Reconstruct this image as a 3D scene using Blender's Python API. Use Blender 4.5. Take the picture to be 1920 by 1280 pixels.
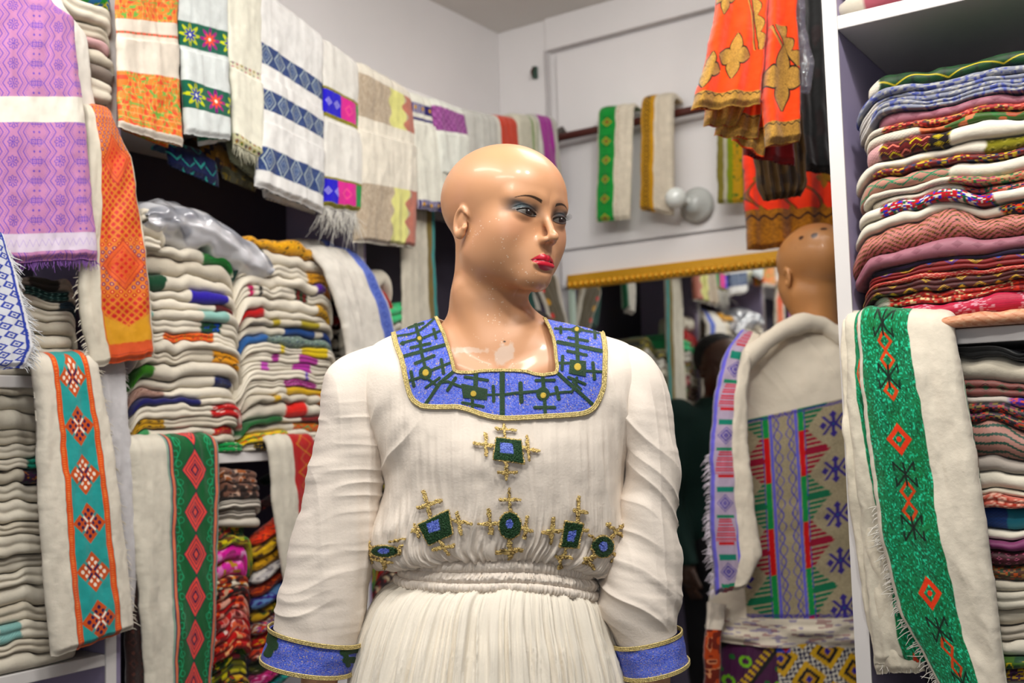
import bpy, math
import numpy as np
from mathutils import Vector, Matrix
from mathutils.bvhtree import BVHTree
for o in list(bpy.data.objects): bpy.data.objects.remove(o)
SC = bpy.context.scene
COL = SC.collection
# ------------------------------------------------------------------ camera
CAM = np.array([0.0, 0.0, 1.36])
FPX = 2000.0
AZ, PITCH, ROLL = math.radians(34.5), math.radians(4.4), math.radians(1.6)
F0 = np.array([math.cos(AZ), math.sin(AZ), 0.0])          # horizontal view direction
R0 = np.array([math.sin(AZ), -math.cos(AZ), 0.0])         # horizontal right
Z0 = np.array([0.0, 0.0, 1.0])
CF = math.cos(PITCH)*F0 + math.sin(PITCH)*Z0
CU0 = -math.sin(PITCH)*F0 + math.cos(PITCH)*Z0
CU = math.cos(ROLL)*CU0 + math.sin(ROLL)*R0
CR = math.cos(ROLL)*R0 - math.sin(ROLL)*CU0
cd = bpy.data.cameras.new('camera'); cam = bpy.data.objects.new('camera', cd); COL.objects.link(cam)
cd.sensor_width = 36; cd.sensor_fit = 'HORIZONTAL'; cd.lens = 36*FPX/1920
cam.matrix_world = Matrix(((CR[0], CU[0], -CF[0], CAM[0]), (CR[1], CU[1], -CF[1], CAM[1]), (CR[2], CU[2], -CF[2], CAM[2]), (0, 0, 0, 1)))
cd.clip_start = 0.05
cd.dof.use_dof = True; cd.dof.focus_distance = 1.55; cd.dof.aperture_fstop = 3.8
SC.camera = cam
# ------------------------------------------------------------------ light
SC.view_settings.view_transform = 'Standard'; SC.view_settings.look = 'None'
SC.view_settings.gamma = 1; SC.view_settings.use_curve_mapping = False
SC.view_settings.exposure = 0.16
wd = bpy.data.worlds.new('World'); SC.world = wd; wd.use_nodes = True
wd.node_tree.nodes['Background'].inputs[0].default_value = (0.93, 0.96, 1.0, 1)
wd.node_tree.nodes['Background'].inputs[1].default_value = 0.07
def area(name, loc, target, sx, sy, power, col=(1, 0.97, 0.92), shape='RECTANGLE'):
    l = bpy.data.lights.new(name, 'AREA'); l.energy = power; l.color = col
    l.shape = shape; l.size = sx
    if shape in ('RECTANGLE', 'ELLIPSE'): l.size_y = sy
    o = bpy.data.objects.new(name, l); COL.objects.link(o); o.location = loc
    o.rotation_euler = (Vector(target)-Vector(loc)).to_track_quat('-Z', 'Y').to_euler()
    return o
area('ceiling_tube_light', (0.72, 1.30, 2.6), (1.1, 1.15, 1.2), 1.0, 0.12, 10)
area('ceiling_tube_light', (0.15, 0.55, 2.6), (1.3, 0.9, 1.3), 0.9, 0.12, 11)
area('ceiling_bulb_light', (0.80, 0.30, 2.62), (1.4, 0.9, 1.3), 0.16, 0.16, 6, shape='DISK')
area('ceiling_bulb_light', (1.05, 0.05, 2.62), (1.9, 0.6, 1.2), 0.14, 0.14, 10, shape='DISK')
area('back_fill_light', (2.0, 0.75, 2.66), (2.3, 1.1, 0), 0.7, 0.7, 13)  # unseen fill lamp added to brighten the back wall
area('front_fill_light', (-1.5, -0.6, 1.6), (1.6, 1.1, 1.5), 2.0, 1.8, 11, (0.95, 0.97, 1.0))  # broad unseen fill lamp added on the camera side
# ------------------------------------------------------------------ helpers
def ray(px, py):
    px = np.asarray(px, float); py = np.asarray(py, float)
    a = (px-960)/FPX; b = (640-py)/FPX
    return CF + a[..., None]*CR + b[..., None]*CU
def on_y(px, py, Y): d = ray(px, py); return CAM + d*((Y-CAM[1])/d[..., 1])[..., None]
def on_x(px, py, X): d = ray(px, py); return CAM + d*((X-CAM[0])/d[..., 0])[..., None]
def on_f(px, py, D):                                     # vertical plane facing the camera, D metres off
    d = ray(px, py); return CAM + d*(D/(d@F0))[..., None]
def hx(s):
    s = s.lstrip('#'); c = np.array([int(s[i:i+2], 16) for i in (0, 2, 4)])/255.0
    return np.where(c <= 0.04045, c/12.92, ((c+0.055)/1.055)**2.4)
def _h(ix, iy, iz, seed):
    n = (ix.astype(np.int64)*374761393 + iy.astype(np.int64)*668265263 + iz.astype(np.int64)*2147483647 + seed*1274126177) & 0xFFFFFFFF
    n = ((n ^ (n >> 13))*1274126177) & 0xFFFFFFFF
    n = ((n ^ (n >> 16))*2246822519) & 0xFFFFFFFF
    return ((n ^ (n >> 15)) & 0xFFFFFF)/float(0xFFFFFF)*2-1
def vn(x, y=0.0, z=0.0, seed=0):
    x, y, z = np.broadcast_arrays(np.asarray(x, float), np.asarray(y, float), np.asarray(z, float))
    ix, iy, iz = np.floor(x), np.floor(y), np.floor(z)
    fx, fy, fz = x-ix, y-iy, z-iz
    fx, fy, fz = [f*f*f*(f*(f*6-15)+10) for f in (fx, fy, fz)]
    r = 0
    for a in (0, 1):
        for b in (0, 1):
            for c in (0, 1):
                w = (fx if a else 1-fx)*(fy if b else 1-fy)*(fz if c else 1-fz)
                r = r + w*_h(ix+a, iy+b, iz+c, seed)
    return r
def fbm(x, y=0.0, z=0.0, seed=0, o=3):
    r = 0; a = 1.0; s = 1.0
    for i in range(o):
        r = r + a*vn(np.asarray(x)*s, np.asarray(y)*s, np.asarray(z)*s, seed+i*17); a *= .5; s *= 2.03
    return r
def sm(a, b, x): t = np.clip((x-a)/(b-a), 0, 1); return t*t*(3-2*t)
def tri(x): return 2*np.abs(x-np.floor(x+.5))*2-1          # -1..1 zigzag
def lerp(a, b, w): w = np.asarray(w)[..., None]; return a*(1-w)+b*w
def tag(o, label=None, cat=None, group=None, kind=None):
    if label: o['label'] = label
    if cat: o['category'] = cat
    if group: o['group'] = group
    if kind: o['kind'] = kind
    return o
def empty(name, loc=(0, 0, 0)):
    o = bpy.data.objects.new(name, None); COL.objects.link(o); o.location = loc; o.empty_display_size = .05
    return o
def mk(name, V, Q, mat, C=None, M=None, parent=None, smooth=True, tris=None):
    if C is not None and mat.name in ('woven_cotton', 'brocade', 'embroidery_thread'): C = np.clip(C, 0, 1)**1.28; l_ = (C@np.array([.25, .65, .10]))[..., None]; C = np.clip(l_+(C-l_)*1.10, .003, 1)
    V = np.ascontiguousarray(np.asarray(V, np.float32).reshape(-1, 3))
    Q = np.asarray(Q, np.int32)
    me = bpy.data.meshes.new(name)
    k = Q.shape[1]
    me.vertices.add(len(V)); me.vertices.foreach_set('co', V.ravel())
    nt = 0 if tris is None else len(tris)
    li = Q.ravel() if not nt else np.concatenate([Q.ravel(), np.asarray(tris, np.int32).ravel()])
    me.loops.add(len(li)); me.loops.foreach_set('vertex_index', li)
    st = np.arange(len(Q))*k
    if nt: st = np.concatenate([st, len(Q)*k+np.arange(nt)*3])
    me.polygons.add(len(st)); me.polygons.foreach_set('loop_start', st.astype(np.int32))
    me.update(calc_edges=True)
    me.polygons.foreach_set('use_smooth', np.full(len(st), bool(smooth)))
    if C is not None:
        C = np.asarray(C, np.float32).reshape(-1, 3)
        a = me.color_attributes.new('Col', 'FLOAT_COLOR', 'POINT')
        a.data.foreach_set('color', np.concatenate([C, np.ones((len(C), 1), np.float32)], 1).ravel())
    if M is not None:
        a = me.attributes.new('Met', 'FLOAT', 'POINT'); a.data.foreach_set('value', np.asarray(M, np.float32).ravel())
    me.materials.append(mat); me.validate()
    o = bpy.data.objects.new(name, me); COL.objects.link(o)
    if parent is not None:
        o.parent = parent; o.matrix_parent_inverse = Matrix.Translation(-Vector(parent.location))
    return o
def gq(ny, nx, cu=False, cv=False):
    j, i = np.meshgrid(np.arange(ny if cv else ny-1), np.arange(nx if cu else nx-1), indexing='ij')
    i2 = (i+1) % nx; j2 = (j+1) % ny
    return np.stack([j*nx+i, j*nx+i2, j2*nx+i2, j2*nx+i], -1).reshape(-1, 4)
def boxv(x0, x1, y0, y1, z0, z1):
    v = [(x, y, z) for z in (z0, z1) for y in (y0, y1) for x in (x0, x1)]
    return v, [(0, 2, 3, 1), (4, 5, 7, 6), (0, 1, 5, 4), (2, 6, 7, 3), (0, 4, 6, 2), (1, 3, 7, 5)]
def box(name, x0, x1, y0, y1, z0, z1, mat, parent=None, bev=0.0):
    v, q = boxv(x0, x1, y0, y1, z0, z1)
    o = mk(name, v, q, mat, parent=parent, smooth=False)
    if bev:
        m = o.modifiers.new('b', 'BEVEL'); m.width = bev; m.segments = 2
    return o
def tube(P, r, n=8, cap=True):
    P = np.asarray(P, float); m = len(P)
    r = np.broadcast_to(np.asarray(r, float), (m,))
    T = np.gradient(P, axis=0); T /= np.linalg.norm(T, axis=1)[:, None]+1e-12
    up = np.array([0.01, 0.02, 1.0]) if abs(T[0][2]) < .9 else np.array([1., 0.02, 0.01])
    V = []; A = None
    for i in range(m):
        if A is None: A = np.cross(T[i], up)
        A = A - T[i]*(A@T[i]); A /= np.linalg.norm(A)+1e-12
        B = np.cross(T[i], A)
        th = np.linspace(0, 2*np.pi, n, endpoint=False)
        V.append(P[i]+r[i]*(np.cos(th)[:, None]*A+np.sin(th)[:, None]*B))
    V = np.array(V).reshape(-1, 3); Q = gq(m, n, cu=True)
    if cap:
        V = np.concatenate([V, P[:1], P[-1:]]); a = m*n
        i = np.arange(n); i2 = (i+1) % n
        Q = np.concatenate([Q, np.stack([i2, i, np.full(n, a), np.full(n, a)], 1), np.stack([(m-1)*n+i, (m-1)*n+i2, np.full(n, a+1), np.full(n, a+1)], 1)])
    return V, Q
class MB:                                                # joins pieces of ONE part
    def __init__(s): s.V = []; s.Q = []; s.C = []; s.n = 0
    def add(s, V, Q, c=(1, 1, 1)):
        V = np.asarray(V, float).reshape(-1, 3); Q = np.asarray(Q)
        if Q.shape[1] == 3: Q = np.concatenate([Q, Q[:, 2:]], 1)
        s.V.append(V); s.Q.append(Q+s.n); s.n += len(V)
        c = np.asarray(c, float); s.C.append(np.broadcast_to(c, (len(V), 3)) if c.ndim == 1 else c.reshape(-1, 3))
    def build(s, name, mat, parent=None, **k):
        V = np.concatenate(s.V); Q = np.concatenate(s.Q); C = np.concatenate(s.C)
        t = Q[:, 2] == Q[:, 3]
        if t.all(): return mk(name, V, Q[:, :3], mat, C, parent=parent, **k)
        return mk(name, V, Q[~t], mat, C, parent=parent, tris=Q[t][:, :3] if t.any() else None, **k)
# ------------------------------------------------------------------ materials
def mat(name, col=None, rough=.8, metal=0.0, attr=False, metattr=False, bump=None, sheen=0.0, coat=0.0, spec=.5, mott=None, sss=0.0, alpha=None, trans=0.0):
    m = bpy.data.materials.new(name); m.use_nodes = True; nt = m.node_tree; N = nt.nodes; L = nt.links
    b = N['Principled BSDF']; b.inputs['Roughness'].default_value = rough; b.inputs['Metallic'].default_value = metal
    b.inputs['Specular IOR Level'].default_value = spec
    if sheen: b.inputs['Sheen Weight'].default_value = sheen; b.inputs['Sheen Roughness'].default_value = .5
    if coat: b.inputs['Coat Weight'].default_value = coat; b.inputs['Coat Roughness'].default_value = .12
    if sss:
        b.inputs['Subsurface Weight'].default_value = sss; b.inputs['Subsurface Radius'].default_value = (.01, .006, .004); b.inputs['Subsurface Scale'].default_value = .5
    if trans: b.inputs['Transmission Weight'].default_value = trans
    if alpha is not None: b.inputs['Alpha'].default_value = alpha
    tc = N.new('ShaderNodeTexCoord')
    src = None
    if attr:
        a = N.new('ShaderNodeAttribute'); a.attribute_name = 'Col'; src = a.outputs['Color']
    elif col is not None:
        c = N.new('ShaderNodeRGB'); c.outputs[0].default_value = (*col, 1); src = c.outputs[0]
    if mott:
        sc, amt = mott
        n = N.new('ShaderNodeTexNoise'); n.inputs['Scale'].default_value = sc; n.inputs['Detail'].default_value = 3
        L.new(tc.outputs['Object'], n.inputs['Vector'])
        mr = N.new('ShaderNodeMapRange'); mr.inputs[1].default_value = .3; mr.inputs[2].default_value = .7
        mr.inputs[3].default_value = 1-amt; mr.inputs[4].default_value = 1+amt*.5
        L.new(n.outputs['Fac'], mr.inputs[0])
        v = N.new('ShaderNodeVectorMath'); v.operation = 'SCALE'
        L.new(src, v.inputs[0]); L.new(mr.outputs[0], v.inputs['Scale']); src = v.outputs[0]
    if src is not None: L.new(src, b.inputs['Base Color'])
    if metattr:
        a = N.new('ShaderNodeAttribute'); a.attribute_name = 'Met'; L.new(a.outputs['Fac'], b.inputs['Metallic'])
    if bump:
        last = None
        for (kind, sc, st, ds) in bump:
            if kind == 'noise':
                n = N.new('ShaderNodeTexNoise'); n.inputs['Scale'].default_value = sc; n.inputs['Detail'].default_value = 2
            else:
                n = N.new('ShaderNodeTexWave'); n.inputs['Scale'].default_value = sc; n.bands_direction = kind
                n.inputs['Distortion'].default_value = 1.5
            L.new(tc.outputs['Object'], n.inputs['Vector'])
            bp = N.new('ShaderNodeBump'); bp.inputs['Strength'].default_value = st; bp.inputs['Distance'].default_value = ds
            L.new(n.outputs['Fac'], bp.inputs['Height'])
            if last: L.new(last, bp.inputs['Normal'])
            last = bp.outputs[0]
        L.new(last, b.inputs['Normal'])
    return m
M_wall = mat('white_wall_paint', hx('e4e1e0'), .6, mott=(2.5, .05), bump=[('noise', 60, .1, .002)])
M_ceil = mat('ceiling_paint', hx('dcd9d3'), .8, mott=(2, .06))
M_floor = mat('worn_floor', hx('6d655c'), .5, mott=(5, .2))
M_board = mat('white_melamine', hx('d6d2d0'), .4, mott=(6, .05))
M_lilac = mat('lilac_panel', hx('9c91b0'), .6, mott=(3, .08))
M_cotton = mat('woven_cotton', attr=True, rough=.92, sheen=.25, spec=.2, bump=[('noise', 900, .35, .0008), ('noise', 90, .35, .003)])
M_satin = mat('brocade', attr=True, rough=.5, sheen=.1, spec=.4, bump=[('noise', 1100, .5, .0008), ('noise', 60, .3, .004)])
M_fringe = mat('thread_fringe', attr=True, rough=.95, spec=.1)
M_emb = mat('embroidery_thread', attr=True, metattr=True, rough=.5, bump=[('noise', 1400, .9, .0012)])
M_gold = mat('gold_thread', hx('ecd692'), .40, .45, mott=(700, .55), bump=[('noise', 900, 1.0, .0015)])
M_goldf = mat('gilt_frame', hx('e0a62a'), .35, .45, bump=[('noise', 120, .4, .003)])
M_mirror = mat('mirror_glass', (.86, .88, .87), .015, 1.0)
M_dark = mat('dark_wood', hx('4a1f18'), .4)
FAST=False
# ------------------------------------------------------------------ room shell
YW, XB, ZC = 2.06, 2.99, 2.71
YS, XR = 1.80, 1.75                                      # fronts of the left shelving and of the right shelving
M_back = mat('shaded_back_panel', hx('3c3644'), .7, mott=(3, .08))  # panel colour darkened to paint in the shade deep inside the shelves
def struct(o): o['kind'] = 'structure'; return o
struct(box('floor', -1.6, XB+.1, -1.6, YW+.1, -.1, 0, M_floor))
struct(box('ceiling', -1.6, XB+.1, -1.6, YW+.1, ZC, ZC+.1, M_ceil))
struct(box('wall_left', -1.6, XB+.1, YW, YW+.1, 0, ZC, M_wall))
struct(box('wall_back', XB, XB+.1, -1.6, YW, 0, ZC, M_wall))
# white boxed-in panelling on the back wall: corner strip, long board, lower rail
struct(box('trim_1', XB-.03, XB, 1.86, YW, 0, ZC-.0, M_wall, bev=.003))
struct(box('trim_2', XB-.04, XB, .1, 1.86, 2.60, ZC, M_wall, bev=.003))
struct(box('trim_3', XB-.022, XB, .1, 1.83, 1.925, 2.585, M_wall, bev=.003))
struct(box('trim_4', XB-.03, XB, .1, 1.83, 1.80, 1.915, M_wall, bev=.003))
V, Q = tube([(XB-.035, 1.862, 2.60), (XB-.034, 1.858, 2.45), (XB-.034, 1.863, 2.3)], .006)
w = mk('wall_cable', V, Q, mat('cable', hx('b8b4b4'), .5)); tag(w, 'thin white cable running down the corner edge of the back wall', 'cable')
w = empty('wall_hook', (XB-.05, 1.905, 2.53)); tag(w, 'small dark green hook high in the corner of the room', 'hook')
mk('hook_plate', *boxv(XB-.045, XB-.03, 1.898, 1.912, 2.515, 2.555), mat('hook_green', hx('2c4a3c'), .5), parent=w, smooth=False)
V, Q = tube([(XB-.045, 1.905, 2.55), (XB-.06, 1.905, 2.535), (XB-.055, 1.905, 2.52)], .003); mk('hook_prong', V, Q, M_dark, parent=w)
# shelving
def board(par, x0, x1, y0, y1, z, t=.022, nm='shelf_board'):
    m = box(nm, x0, x1, y0, y1, z-t, z, M_board, parent=par, bev=.002); return m
XP, XD = 1.262, 1.97
def unit(name, x0, x1, zs, label):
    r = empty(name, ((x0+x1)/2, YS+.12, 0)); tag(r, label, 'shelving')
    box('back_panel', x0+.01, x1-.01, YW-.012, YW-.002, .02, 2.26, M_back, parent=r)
    box('side_panel', x1-.020, x1-.001, YS, YW-.012, .0, 2.24, M_lilac, parent=r)
    box('side_panel', x0+.001, x0+.012, YS, YW-.012, .0, 2.24, M_lilac, parent=r)
    e = box('front_edge', x1-.022, x1, YS-.004, YS, .0, 2.24, M_board, parent=r)
    for z in zs: board(r, x0+.012, x1-.02, YS, YW-.012, z)
    return r
unit('shelving_unit', .35, XP, (.42, .95, 1.47, 2.0, 2.265), 'left-hand white and lilac shelving unit with purple and teal scarves hanging off it')
unit('shelving_unit', XP, XD, (.3, .76, 1.315, 2.02, 2.265), 'shelving unit behind the cream-dressed mannequin holding two tall stacks and a plastic bag')
unit('shelving_unit', XD, 2.86, (.3, .80, 2.02, 2.265), 'far shelving unit beside the mirror, seen mostly in the mirror')
# right unit: front plane x = XR, open towards the camera
r = empty('shelving_unit', (XR+.15, 0, 0)); tag(r, 'right-hand white and lilac shelving unit full of folded patterned cloth', 'shelving')
RY = 0.548
box('side_panel', XR, XR+.34, RY-.022, RY, 0, 2.62, M_lilac, parent=r)
box('front_edge', XR-.004, XR, RY-.024, RY, 0, 2.62, M_board, parent=r)
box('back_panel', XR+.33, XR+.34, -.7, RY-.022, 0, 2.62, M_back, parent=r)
for z in (.3, .72, 1.487, 2.025, 2.55): box('shelf_board', XR, XR+.33, -.7, RY-.022, z-.024, z, M_board, parent=r, bev=.002)
box('side_panel', XR, XR+.34, -.722, -.7, 0, 2.62, M_lilac, parent=r)
# rail on the back wall
r = empty('wall_rail', (XB-.07, 1.3, 2.285)); tag(r, 'dark red wooden rail on the white back wall holding hanging scarves', 'rail')
V, Q = tube([(XB-.075, 1.86, 2.285), (XB-.075, .55, 2.285)], .013, 12); mk('rod', V, Q, M_dark, parent=r)
V, Q = tube([(XB-.02, 1.80, 2.30), (XB-.05, 1.80, 2.32), (XB-.075, 1.80, 2.305), (XB-.08, 1.80, 2.27)], .01, 8); mk('bracket', V, Q, mat('dull_iron', hx('57504c'), .5, .5), parent=r)
V, Q = tube([(XB-.02, .72, 2.30), (XB-.05, .72, 2.32), (XB-.075, .72, 2.305), (XB-.08, .72, 2.27)], .01, 8); mk('bracket', V, Q, bpy.data.materials['dull_iron'], parent=r)
# mirror
r = empty('wall_mirror', (XB-.03, 1.2, .15)); tag(r, 'large wall mirror in a beaded gilt frame reflecting the shelves', 'mirror')
my0, my1, mz0, mz1 = .35, 1.785, .14, 1.80
box('mirror_glass', XB-.036, XB-.030, my0, my1, mz0, mz1, M_mirror, parent=r)
for a in ((my0-.03, my1+.012, mz1-.01, mz1+.035), (my0-.03, my1+.012, mz0-.035, mz0+.01)): box('frame_rail', XB-.052, XB-.030, *a, M_goldf, parent=r, bev=.003)
m_ = mat('pale_moulding', hx('9fb0a2'), .3)
box('side_moulding', XB-.046, XB-.030, my1-.004, my1+.010, mz0, mz1, m_, parent=r); box('side_moulding', XB-.046, XB-.030, my0-.03, my0, mz0, mz1, m_, parent=r)
bd = MB()
for k in range(70):
    y = my0+ (my1-my0)*k/69
    V, Q = tube([(XB-.052, y-.0065, mz1+.002), (XB-.054, y-.004, mz1+.002), (XB-.055, y, mz1+.002), (XB-.054, y+.004, mz1+.002), (XB-.052, y+.0065, mz1+.002)], [.002, .0085, .010, .0085, .002], 8); bd.add(V, Q)
bd.build('beading', M_goldf, r)
# bare bulb in a round white socket
P = on_x(1308, 385, XB-.03); r = empty('light_bulb', tuple(P)); tag(r, 'unlit white light bulb in a round ceramic holder on the back wall', 'light bulb')
def lathe(prof, c, axis, n=24):
    prof = np.array(prof); th = np.linspace(0, 2*np.pi, n, endpoint=False)
    ax = np.array(axis, float); ax /= np.linalg.norm(ax); a = np.cross(ax, (0, 0, 1.0) if abs(ax[2]) < .9 else (1., 0, 0)); a /= np.linalg.norm(a); b = np.cross(ax, a)
    V = np.array(c)+prof[:, 0][:, None, None]*ax+prof[:, 1][:, None, None]*(np.cos(th)[None, :, None]*a+np.sin(th)[None, :, None]*b)
    return V.reshape(-1, 3), gq(len(prof), n, cu=True)
m_porc = mat('white_porcelain', hx('b9bcb8'), .25); m_bulb = mat('opal_glass', hx('dfe4df'), .12, coat=.6)
V, Q = lathe([(0, .0), (0, .052), (.008, .055), (.018, .045), (.03, .03), (.05, .026), (.05, 0)], P, (-1, 0, 0)); mk('socket', V, Q, m_porc, parent=r)
t = np.linspace(0, np.pi*.93, 14); V, Q = lathe([(.10-.032*math.cos(math.pi-a)*-1*-1-.0, .032*math.sin(a)) for a in t[::1]]+[(.05, .015)], P, (-1, .28, .12)); mk('bulb', V, Q, m_bulb, parent=r)
# ------------------------------------------------------------------ implicit bodies -> one continuous surface
def s_ell(p, c, r):
    q = (p-np.array(c, np.float32)); r = np.array(r, np.float32)
    k0 = np.sqrt(((q/r)**2).sum(-1)); k1 = np.sqrt(((q/(r*r))**2).sum(-1))+1e-9
    return k0*(k0-1)/k1
def s_cap(p, a, b, ra, rb=None):
    rb = ra if rb is None else rb
    a = np.array(a, np.float32); b = np.array(b, np.float32); ab = b-a
    t = np.clip(((p-a)@ab)/(ab@ab), 0, 1)
    return np.sqrt(((p-a-t[..., None]*ab)**2).sum(-1))-(ra+(rb-ra)*t)
def smin(a, b, k): h = np.clip(.5+.5*(b-a)/k, 0, 1); return b*(1-h)+a*h-k*h*(1-h)
def smax(a, b, k): return -smin(-a, -b, k)
def isosurface(f, lo, hi, h, refine=0, iters=3):
    lo = np.array(lo, np.float32); hi = np.array(hi, np.float32)
    n = np.ceil((hi-lo)/h).astype(int)+1
    B = 16; nb = (n+B-1)//B; N = nb*B
    S = np.ones(N+1, np.float32)*1e3
    # coarse test per block, then evaluate only blocks near the surface
    bi = np.stack(np.meshgrid(*[np.arange(k) for k in nb], indexing='ij'), -1).reshape(-1, 3)
    cen = lo+(bi*B+B/2)*h
    d = f(cen.astype(np.float32))
    near = np.abs(d) < B*h*.95+h*4
    far = bi[~near]; fd = d[~near]
    for (i, j, k), v in zip(far*B, fd): S[i:i+B+1, j:j+B+1, k:k+B+1] = v
    g = np.arange(B+1)
    G = np.stack(np.meshgrid(g, g, g, indexing='ij'), -1).astype(np.float32)*h
    nl = bi[near]
    for s in range(0, len(nl), 64):
        c = nl[s:s+64]
        P = (lo+c[:, None, None, None, :]*B*h+G[None]).astype(np.float32)
        D = f(P.reshape(-1, 3)).reshape(P.shape[:-1])
        for (i, j, k), v in zip(c*B, D): S[i:i+B+1, j:j+B+1, k:k+B+1] = v
    ins = S < 0
    c = np.zeros(tuple(N), np.int8)
    for a in (0, 1):
        for b in (0, 1):
            for e in (0, 1): c += ins[a:a+N[0], b:b+N[1], e:e+N[2]]
    act = (c > 0) & (c < 8)
    idx = np.full(tuple(N), -1, np.int64); w = np.argwhere(act); idx[tuple(w.T)] = np.arange(len(w))
    V = (lo+(w+.5)*h).astype(np.float32)
    Q = []
    for ax in range(3):
        o1, o2 = [(1, 2), (2, 0), (0, 1)][ax]
        sl = [slice(1, N[0]), slice(1, N[1]), slice(1, N[2])]; sl[ax] = slice(0, N[ax])
        s2 = list(sl); s2[ax] = slice(1, N[ax]+1)
        A = ins[tuple(sl)]; Bb = ins[tuple(s2)]
        e = np.argwhere(A != Bb); off = np.ones(3, int); off[ax] = 0; e = e+off
        a_in = ins[tuple(e.T)]
        d1 = np.zeros(3, int); d1[o1] = 1; d2 = np.zeros(3, int); d2[o2] = 1
        q = np.stack([idx[tuple((e-d1-d2).T)], idx[tuple((e-d2).T)], idx[tuple(e.T)], idx[tuple((e-d1).T)]], 1)
        q[~a_in] = q[~a_in][:, ::-1]; Q.append(q)
    Q = np.concatenate(Q); Q = Q[(Q >= 0).all(1)]
    def proj(V, k, hh):
        for _ in range(k):
            d = f(V); e = hh*.5
            gr = np.stack([f(V+np.array(x, np.float32)*e)-f(V-np.array(x, np.float32)*e) for x in ((1, 0, 0), (0, 1, 0), (0, 0, 1))], -1)/(2*e)
            V = V-np.clip(d, -hh, hh)[:, None]*gr/np.maximum((gr**2).sum(-1), .2)[:, None]
        return V.astype(np.float32)
    V = proj(V, iters, h)
    for _ in range(refine):
        E = np.sort(np.concatenate([Q[:, [0, 1]], Q[:, [1, 2]], Q[:, [2, 3]], Q[:, [3, 0]]]), 1)
        key = E[:, 0]*len(V)+E[:, 1]; u, inv = np.unique(key, return_inverse=True)
        em = (V[u//len(V)]+V[u % len(V)])/2; nv, nq = len(V), len(Q)
        fm = V[Q].mean(1); e4 = inv.reshape(4, nq)+nv; fc = nv+len(u)+np.arange(nq)
        Q = np.concatenate([np.stack([Q[:, k], e4[k], fc, e4[k-1]], 1) for k in range(4)])
        h = h/2; V = proj(np.concatenate([V, em, fm]).astype(np.float32), 2, h)
    return V, Q
def rotm(yaw, roll=0.0, pitch=0.0):
    # rows: head lateral, head forward, head up, written in the body frame (X right, Y away from the camera, Z up)
    f = np.array([math.sin(yaw), -math.cos(yaw), 0]); x = np.array([math.cos(yaw), math.sin(yaw), 0]); z = np.array([0, 0, 1.])
    f, z = f*math.cos(pitch)+z*math.sin(pitch), z*math.cos(pitch)-f*math.sin(pitch)
    x, z = x*math.cos(roll)-z*math.sin(roll), z*math.cos(roll)+x*math.sin(roll)
    return np.array([x, f, z], np.float32)
LX, LY, LZ = .0315, .0745, -.0095                          # eyeball centre
def almond(hp):
    """>0 inside the painted eye opening (metres-ish)"""
    x = np.abs(hp[..., 0])-LX; z = hp[..., 2]-LZ+.0005
    z = z-.10*x                                           # outer corner a little higher
    w = np.clip(1-(x/.0158)**2, 0, 1)
    up = .0046*w**.8; dn = -.0042*w**.9
    return np.minimum(up-z, z-dn)-np.where(np.abs(x) > .0158, .01, 0)
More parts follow.
